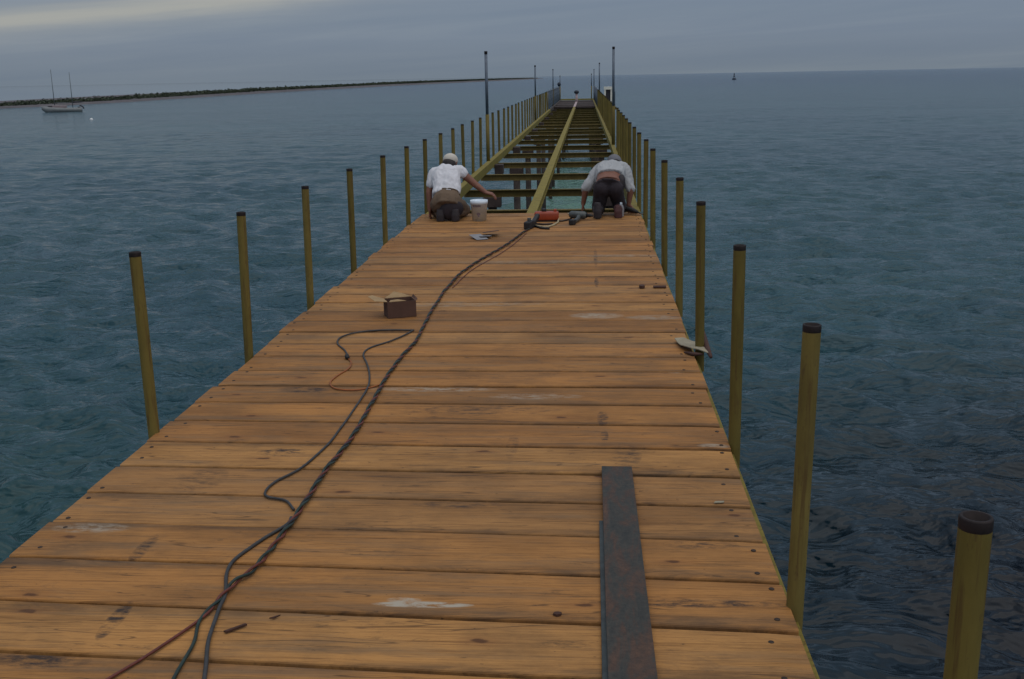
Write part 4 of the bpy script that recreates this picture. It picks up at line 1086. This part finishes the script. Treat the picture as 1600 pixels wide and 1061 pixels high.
mb = MB(); mb.tube([(-0.10, 0, 0.075), (-0.05, 0, 0.07), (0.05, 0, 0.05), (0.10, 0, 0.035)], [0.022, 0.03, 0.028, 0.018], 12); mb.build('body', M['black'], o, None, True)
mb = MB(); mb.tube([(0.10, 0, 0.035), (0.19, 0, 0.012)], [0.010, 0.008], 8); mb.build('bit', M['grey'], o, None, True)
o = empty('plastic_bottle', (0.39, 12.97, 0)); tag(o, 'small pale plastic bottle beside the right knee of the grey-shirted worker', 'bottle')
mb = MB(); mb.lathe([(0.034, 0), (0.036, 0.01), (0.036, 0.10), (0.028, 0.13), (0.013, 0.15)], n=16); mb.build('bottle_body', M['paper'], o, None, True)
mb = MB(); mb.lathe([(0.015, 0.15), (0.015, 0.17)], n=12); mb.build('bottle_cap', M['bucket'], o)

# ------------------------------------------------------------------ boats and floats
def sailboat():
    o = empty('sailboat', (-100.3, 205.0, WATER), 0.0)
    d = Vector((-98.53 + 102.10, 207.8 - 202.13, 0)); yaw = math.atan2(-100.3, 205.0)
    o.rotation_euler = (0, 0, R(24))
    tag(o, 'two masted sailboat at anchor with bare masts before the spit', 'sailboat')
    Lh = 7.2
    bm = bmesh.new()
    rings = []
    for k in range(15):
        t = k / 14; x = -Lh / 2 + Lh * t                      # bow at -x
        bw = 1.05 * math.sin(math.pi * min(1, (t * 0.86 + 0.03))) ** 0.7 if t < 0.62 else 1.05 * (1 - 0.35 * ((t - 0.62) / 0.38) ** 2) * math.sin(math.pi * (0.62 * 0.86 + 0.03)) ** 0.7
        sheer = 0.62 + 0.55 * (1 - t) ** 2 + 0.16 * t ** 2
        ov = 0.0 if t > 0.12 else (0.12 - t) / 0.12
        zb = -0.3 + 0.75 * ov
        rings.append([bm.verts.new((x, sx * bw * q, zb + (sheer - zb) * zz)) for sx, q, zz in ((-1, 1.0, 1.0), (-1, .92, .5), (-1, .4, 0.05), (1, .4, .05), (1, .92, .5), (1, 1.0, 1.0))])
    for a, b in zip(rings[:-1], rings[1:]):
        for k in range(6): bm.faces.new((a[k], a[(k + 1) % 6], b[(k + 1) % 6], b[k]))
    bm.faces.new(rings[0]); bm.faces.new(rings[-1][::-1])
    bmesh.ops.recalc_face_normals(bm, faces=bm.faces)
    me = bpy.data.meshes.new('hull'); bm.to_mesh(me); bm.free(); link('hull', me, M['hull'], o, None, True)
    mb = MB(); mb.box((-0.4, 0, 0.95), (2.6, 1.3, 0.55), bevel=0.1); mb.build('cabin', M['cabin'], o)
    mb = MB(); mb.box((-1.9, 0, 1.03), (1.1, 1.2, 0.28), bevel=0.1); mb.box((0.1, -0.66, 0.72), (1.4, 0.05, 0.18)); mb.build('deck_canvas', M['hulldark'], o)
    mb = MB(); mb.box((3.05, 0, 0.75), (0.5, 1.0, 0.35), bevel=0.08); mb.tube([(3.2, 0, 1.2), (3.75, 0, 0.9), (3.9, 0, 0.5)], 0.12, 8); mb.build('stern_gear', M['hulldark'], o)
    mb = MB(); mb.tube([(-1.25, 0, 0.7), (-1.25, 0, 7.9)], [0.07, 0.05], 8); mb.build('mast', M['mast'], o, None, True)
    mb = MB(); mb.tube([(1.95, 0, 0.7), (1.95, 0, 7.3)], [0.07, 0.05], 8); mb.build('mast', M['mast'], o, None, True)
    mb = MB(); mb.tube([(-1.2, 0, 1.75), (1.5, 0, 1.7)], 0.05, 8); mb.tube([(2.0, 0, 1.7), (3.9, 0, 1.75)], 0.05, 8); mb.build('boom', M['mast'], o, None, True)
    mb = MB(); mb.tube([(2.05, 0, 1.72), (2.6, 0, 1.84), (3.7, 0, 1.82)], [0.12, 0.16, 0.06], 8); mb.build('sail_cover', M['hulldark'], o, None, True)
    mb = MB(); mb.tube([(-3.5, 0, 1.15), (-4.2, 0, 1.4)], 0.04, 6); mb.build('bowsprit', M['cabin'], o)
sailboat()
o = empty('mooring_float', (-72.54, 156.96, WATER)); tag(o, 'small white mooring float on the water right of the sailboat', 'float')
mb = MB(); mb.lathe([(0.02, -0.18), (0.16, -0.12), (0.23, 0.02), (0.16, 0.17), (0.05, 0.22)], n=16); mb.build('ball', M['buoy'], o, None, True)
mb = MB(); mb.tube([(0.05 * math.cos(a), 0, 0.24 + 0.05 * math.sin(a)) for a in [math.pi * k / 8 for k in range(9)]], 0.012, 6); mb.build('ring', M['grey'], o)
o = empty('channel_marker', (104.96, 810.0, WATER)); tag(o, 'tiny dark marker standing on the horizon right of the pier', 'marker')
mb = MB(); mb.lathe([(1.1, -0.4), (1.5, 0.2), (1.3, 0.9), (0.9, 1.1)], n=16); mb.build('float', M['marker'], o, None, True)
mb = MB()
for a in range(4): mb.tube([(0.8 * math.cos(a * 1.571 + .7), 0.8 * math.sin(a * 1.571 + .7), 1.0), (0.25 * math.cos(a * 1.571 + .7), 0.25 * math.sin(a * 1.571 + .7), 3.6)], 0.16, 6)
mb.box((0, 0, 2.2), (0.9, 0.9, 0.6)); mb.build('tower', M['marker'], o)
mb = MB(); mb.lathe([(0.35, 3.6), (0.4, 4.1), (0.1, 4.6)], n=12); mb.build('lantern', M['marker'], o)

# ------------------------------------------------------------------ world: overcast evening sky
SUN_EL, SUN_AZ = R(60), R(140)         # azimuth clockwise from +Y
w = bpy.data.worlds.new('World'); S.world = w; w.use_nodes = True
nt = w.node_tree; L = nt.links
bg = nt.nodes['Background']
sky = N(nt, 'ShaderNodeTexSky', sky_type='NISHITA', sun_disc=False, sun_elevation=SUN_EL, sun_rotation=SUN_AZ, air_density=1.0, dust_density=2.0, ozone_density=1.0)
tc = N(nt, 'ShaderNodeTexCoord')
sep = N(nt, 'ShaderNodeSeparateXYZ'); L.new(tc.outputs['Generated'], sep.inputs[0])
el = sep.outputs[2]
grad = ramp(nt, [(0.0, (2.05, 2.55, 3.15)), (0.035, (2.0, 2.55, 3.40)), (0.09, (2.05, 2.60, 3.50)), (0.2, (2.2, 2.95, 3.85)), (0.55, (2.9, 3.7, 4.75)), (0.8, (6.2, 6.6, 7.1)), (1.0, (10.0, 10.0, 10.2))])
L.new(el, grad.inputs['Fac'])
az = math_(nt, 'ARCTAN2', sep.outputs[0], sep.outputs[1])
comb = N(nt, 'ShaderNodeCombineXYZ')
L.new(math_(nt, 'MULTIPLY', az, 1.6), comb.inputs[0])
tilt = math_(nt, 'ADD', el, math_(nt, 'MULTIPLY', az, -0.06))
L.new(math_(nt, 'MULTIPLY', tilt, 30.0), comb.inputs[1])
n1 = N(nt, 'ShaderNodeTexNoise', ins={'Scale': 1.3, 'Detail': 6.0, 'Roughness': 0.55, 'Distortion': 0.4}); L.new(comb.outputs[0], n1.inputs['Vector'])
cr = ramp(nt, [(0.32, (0.88, 0.91, 0.95)), (0.52, (1.0, 1.0, 1.0)), (0.74, (1.24, 1.18, 1.10))]); L.new(n1.outputs['Fac'], cr.inputs['Fac'])
c = mixc(nt, 1.0, grad.outputs['Color'], cr.outputs['Color'], 'MULTIPLY')
# pale band of thinner cloud high on the left
bandc = math_(nt, 'ADD', 0.050, math_(nt, 'MULTIPLY', math_(nt, 'ADD', az, 0.515), 0.088))
wob = math_(nt, 'MULTIPLY', math_(nt, 'SUBTRACT', n1.outputs['Fac'], 0.5), 0.03)
bd = math_(nt, 'DIVIDE', math_(nt, 'SUBTRACT', math_(nt, 'ADD', el, wob), bandc), 0.0075)
bandm = math_(nt, 'DIVIDE', 1.0, math_(nt, 'ADD', 1.0, math_(nt, 'MULTIPLY', bd, bd)))
azf = N(nt, 'ShaderNodeMapRange', interpolation_type='SMOOTHSTEP', ins={'From Min': 0.05, 'From Max': -0.32, 'To Min': 0.0, 'To Max': 0.85}); L.new(az, azf.inputs['Value'])
bandm = math_(nt, 'MULTIPLY', bandm, azf.outputs[0], clamp=True)
c = mixc(nt, bandm, c, (4.6, 4.55, 4.15))
c2 = mixc(nt, 0.88, sky.outputs['Color'], c)
L.new(c2, bg.inputs['Color'])
bg.inputs['Strength'].default_value = 0.088

sl = bpy.data.lights.new('sun', 'SUN'); sl.energy = 0.9; sl.angle = R(105); sl.color = (1.0, 0.94, 0.86)
so = bpy.data.objects.new('sun', sl); COL.objects.link(so)
sd = Vector((math.sin(SUN_AZ) * math.cos(SUN_EL), math.cos(SUN_AZ) * math.cos(SUN_EL), math.sin(SUN_EL)))
so.rotation_euler = sd.to_track_quat('Z', 'Y').to_euler(); so.location = (0, 0, 50)

# ------------------------------------------------------------------ camera
cam = bpy.data.cameras.new('camera'); co = bpy.data.objects.new('camera', cam); COL.objects.link(co)
cam.sensor_width = 36; cam.sensor_fit = 'HORIZONTAL'; cam.lens = 1690.0 / 1600 * 36
cam.clip_start = 0.05; cam.clip_end = 60000
r = Vector((0.9975150875793555, 0.06807402360442899, -0.018154265665519902)); u = Vector((0.0015226882330674346, 0.23678723695308918, 0.9715603356645774)); f = Vector((-0.07043671962900819, 0.969173736605788, -0.23609518589221437))
mtx = Matrix((r, u, -f)).transposed().to_4x4(); mtx.translation = (0, 0, 1.65)
co.matrix_world = mtx
S.camera = co
S.view_settings.view_transform = 'Standard'; S.view_settings.look = 'None'; S.view_settings.exposure = 0; S.view_settings.gamma = 1
S.view_settings.use_curve_mapping = False
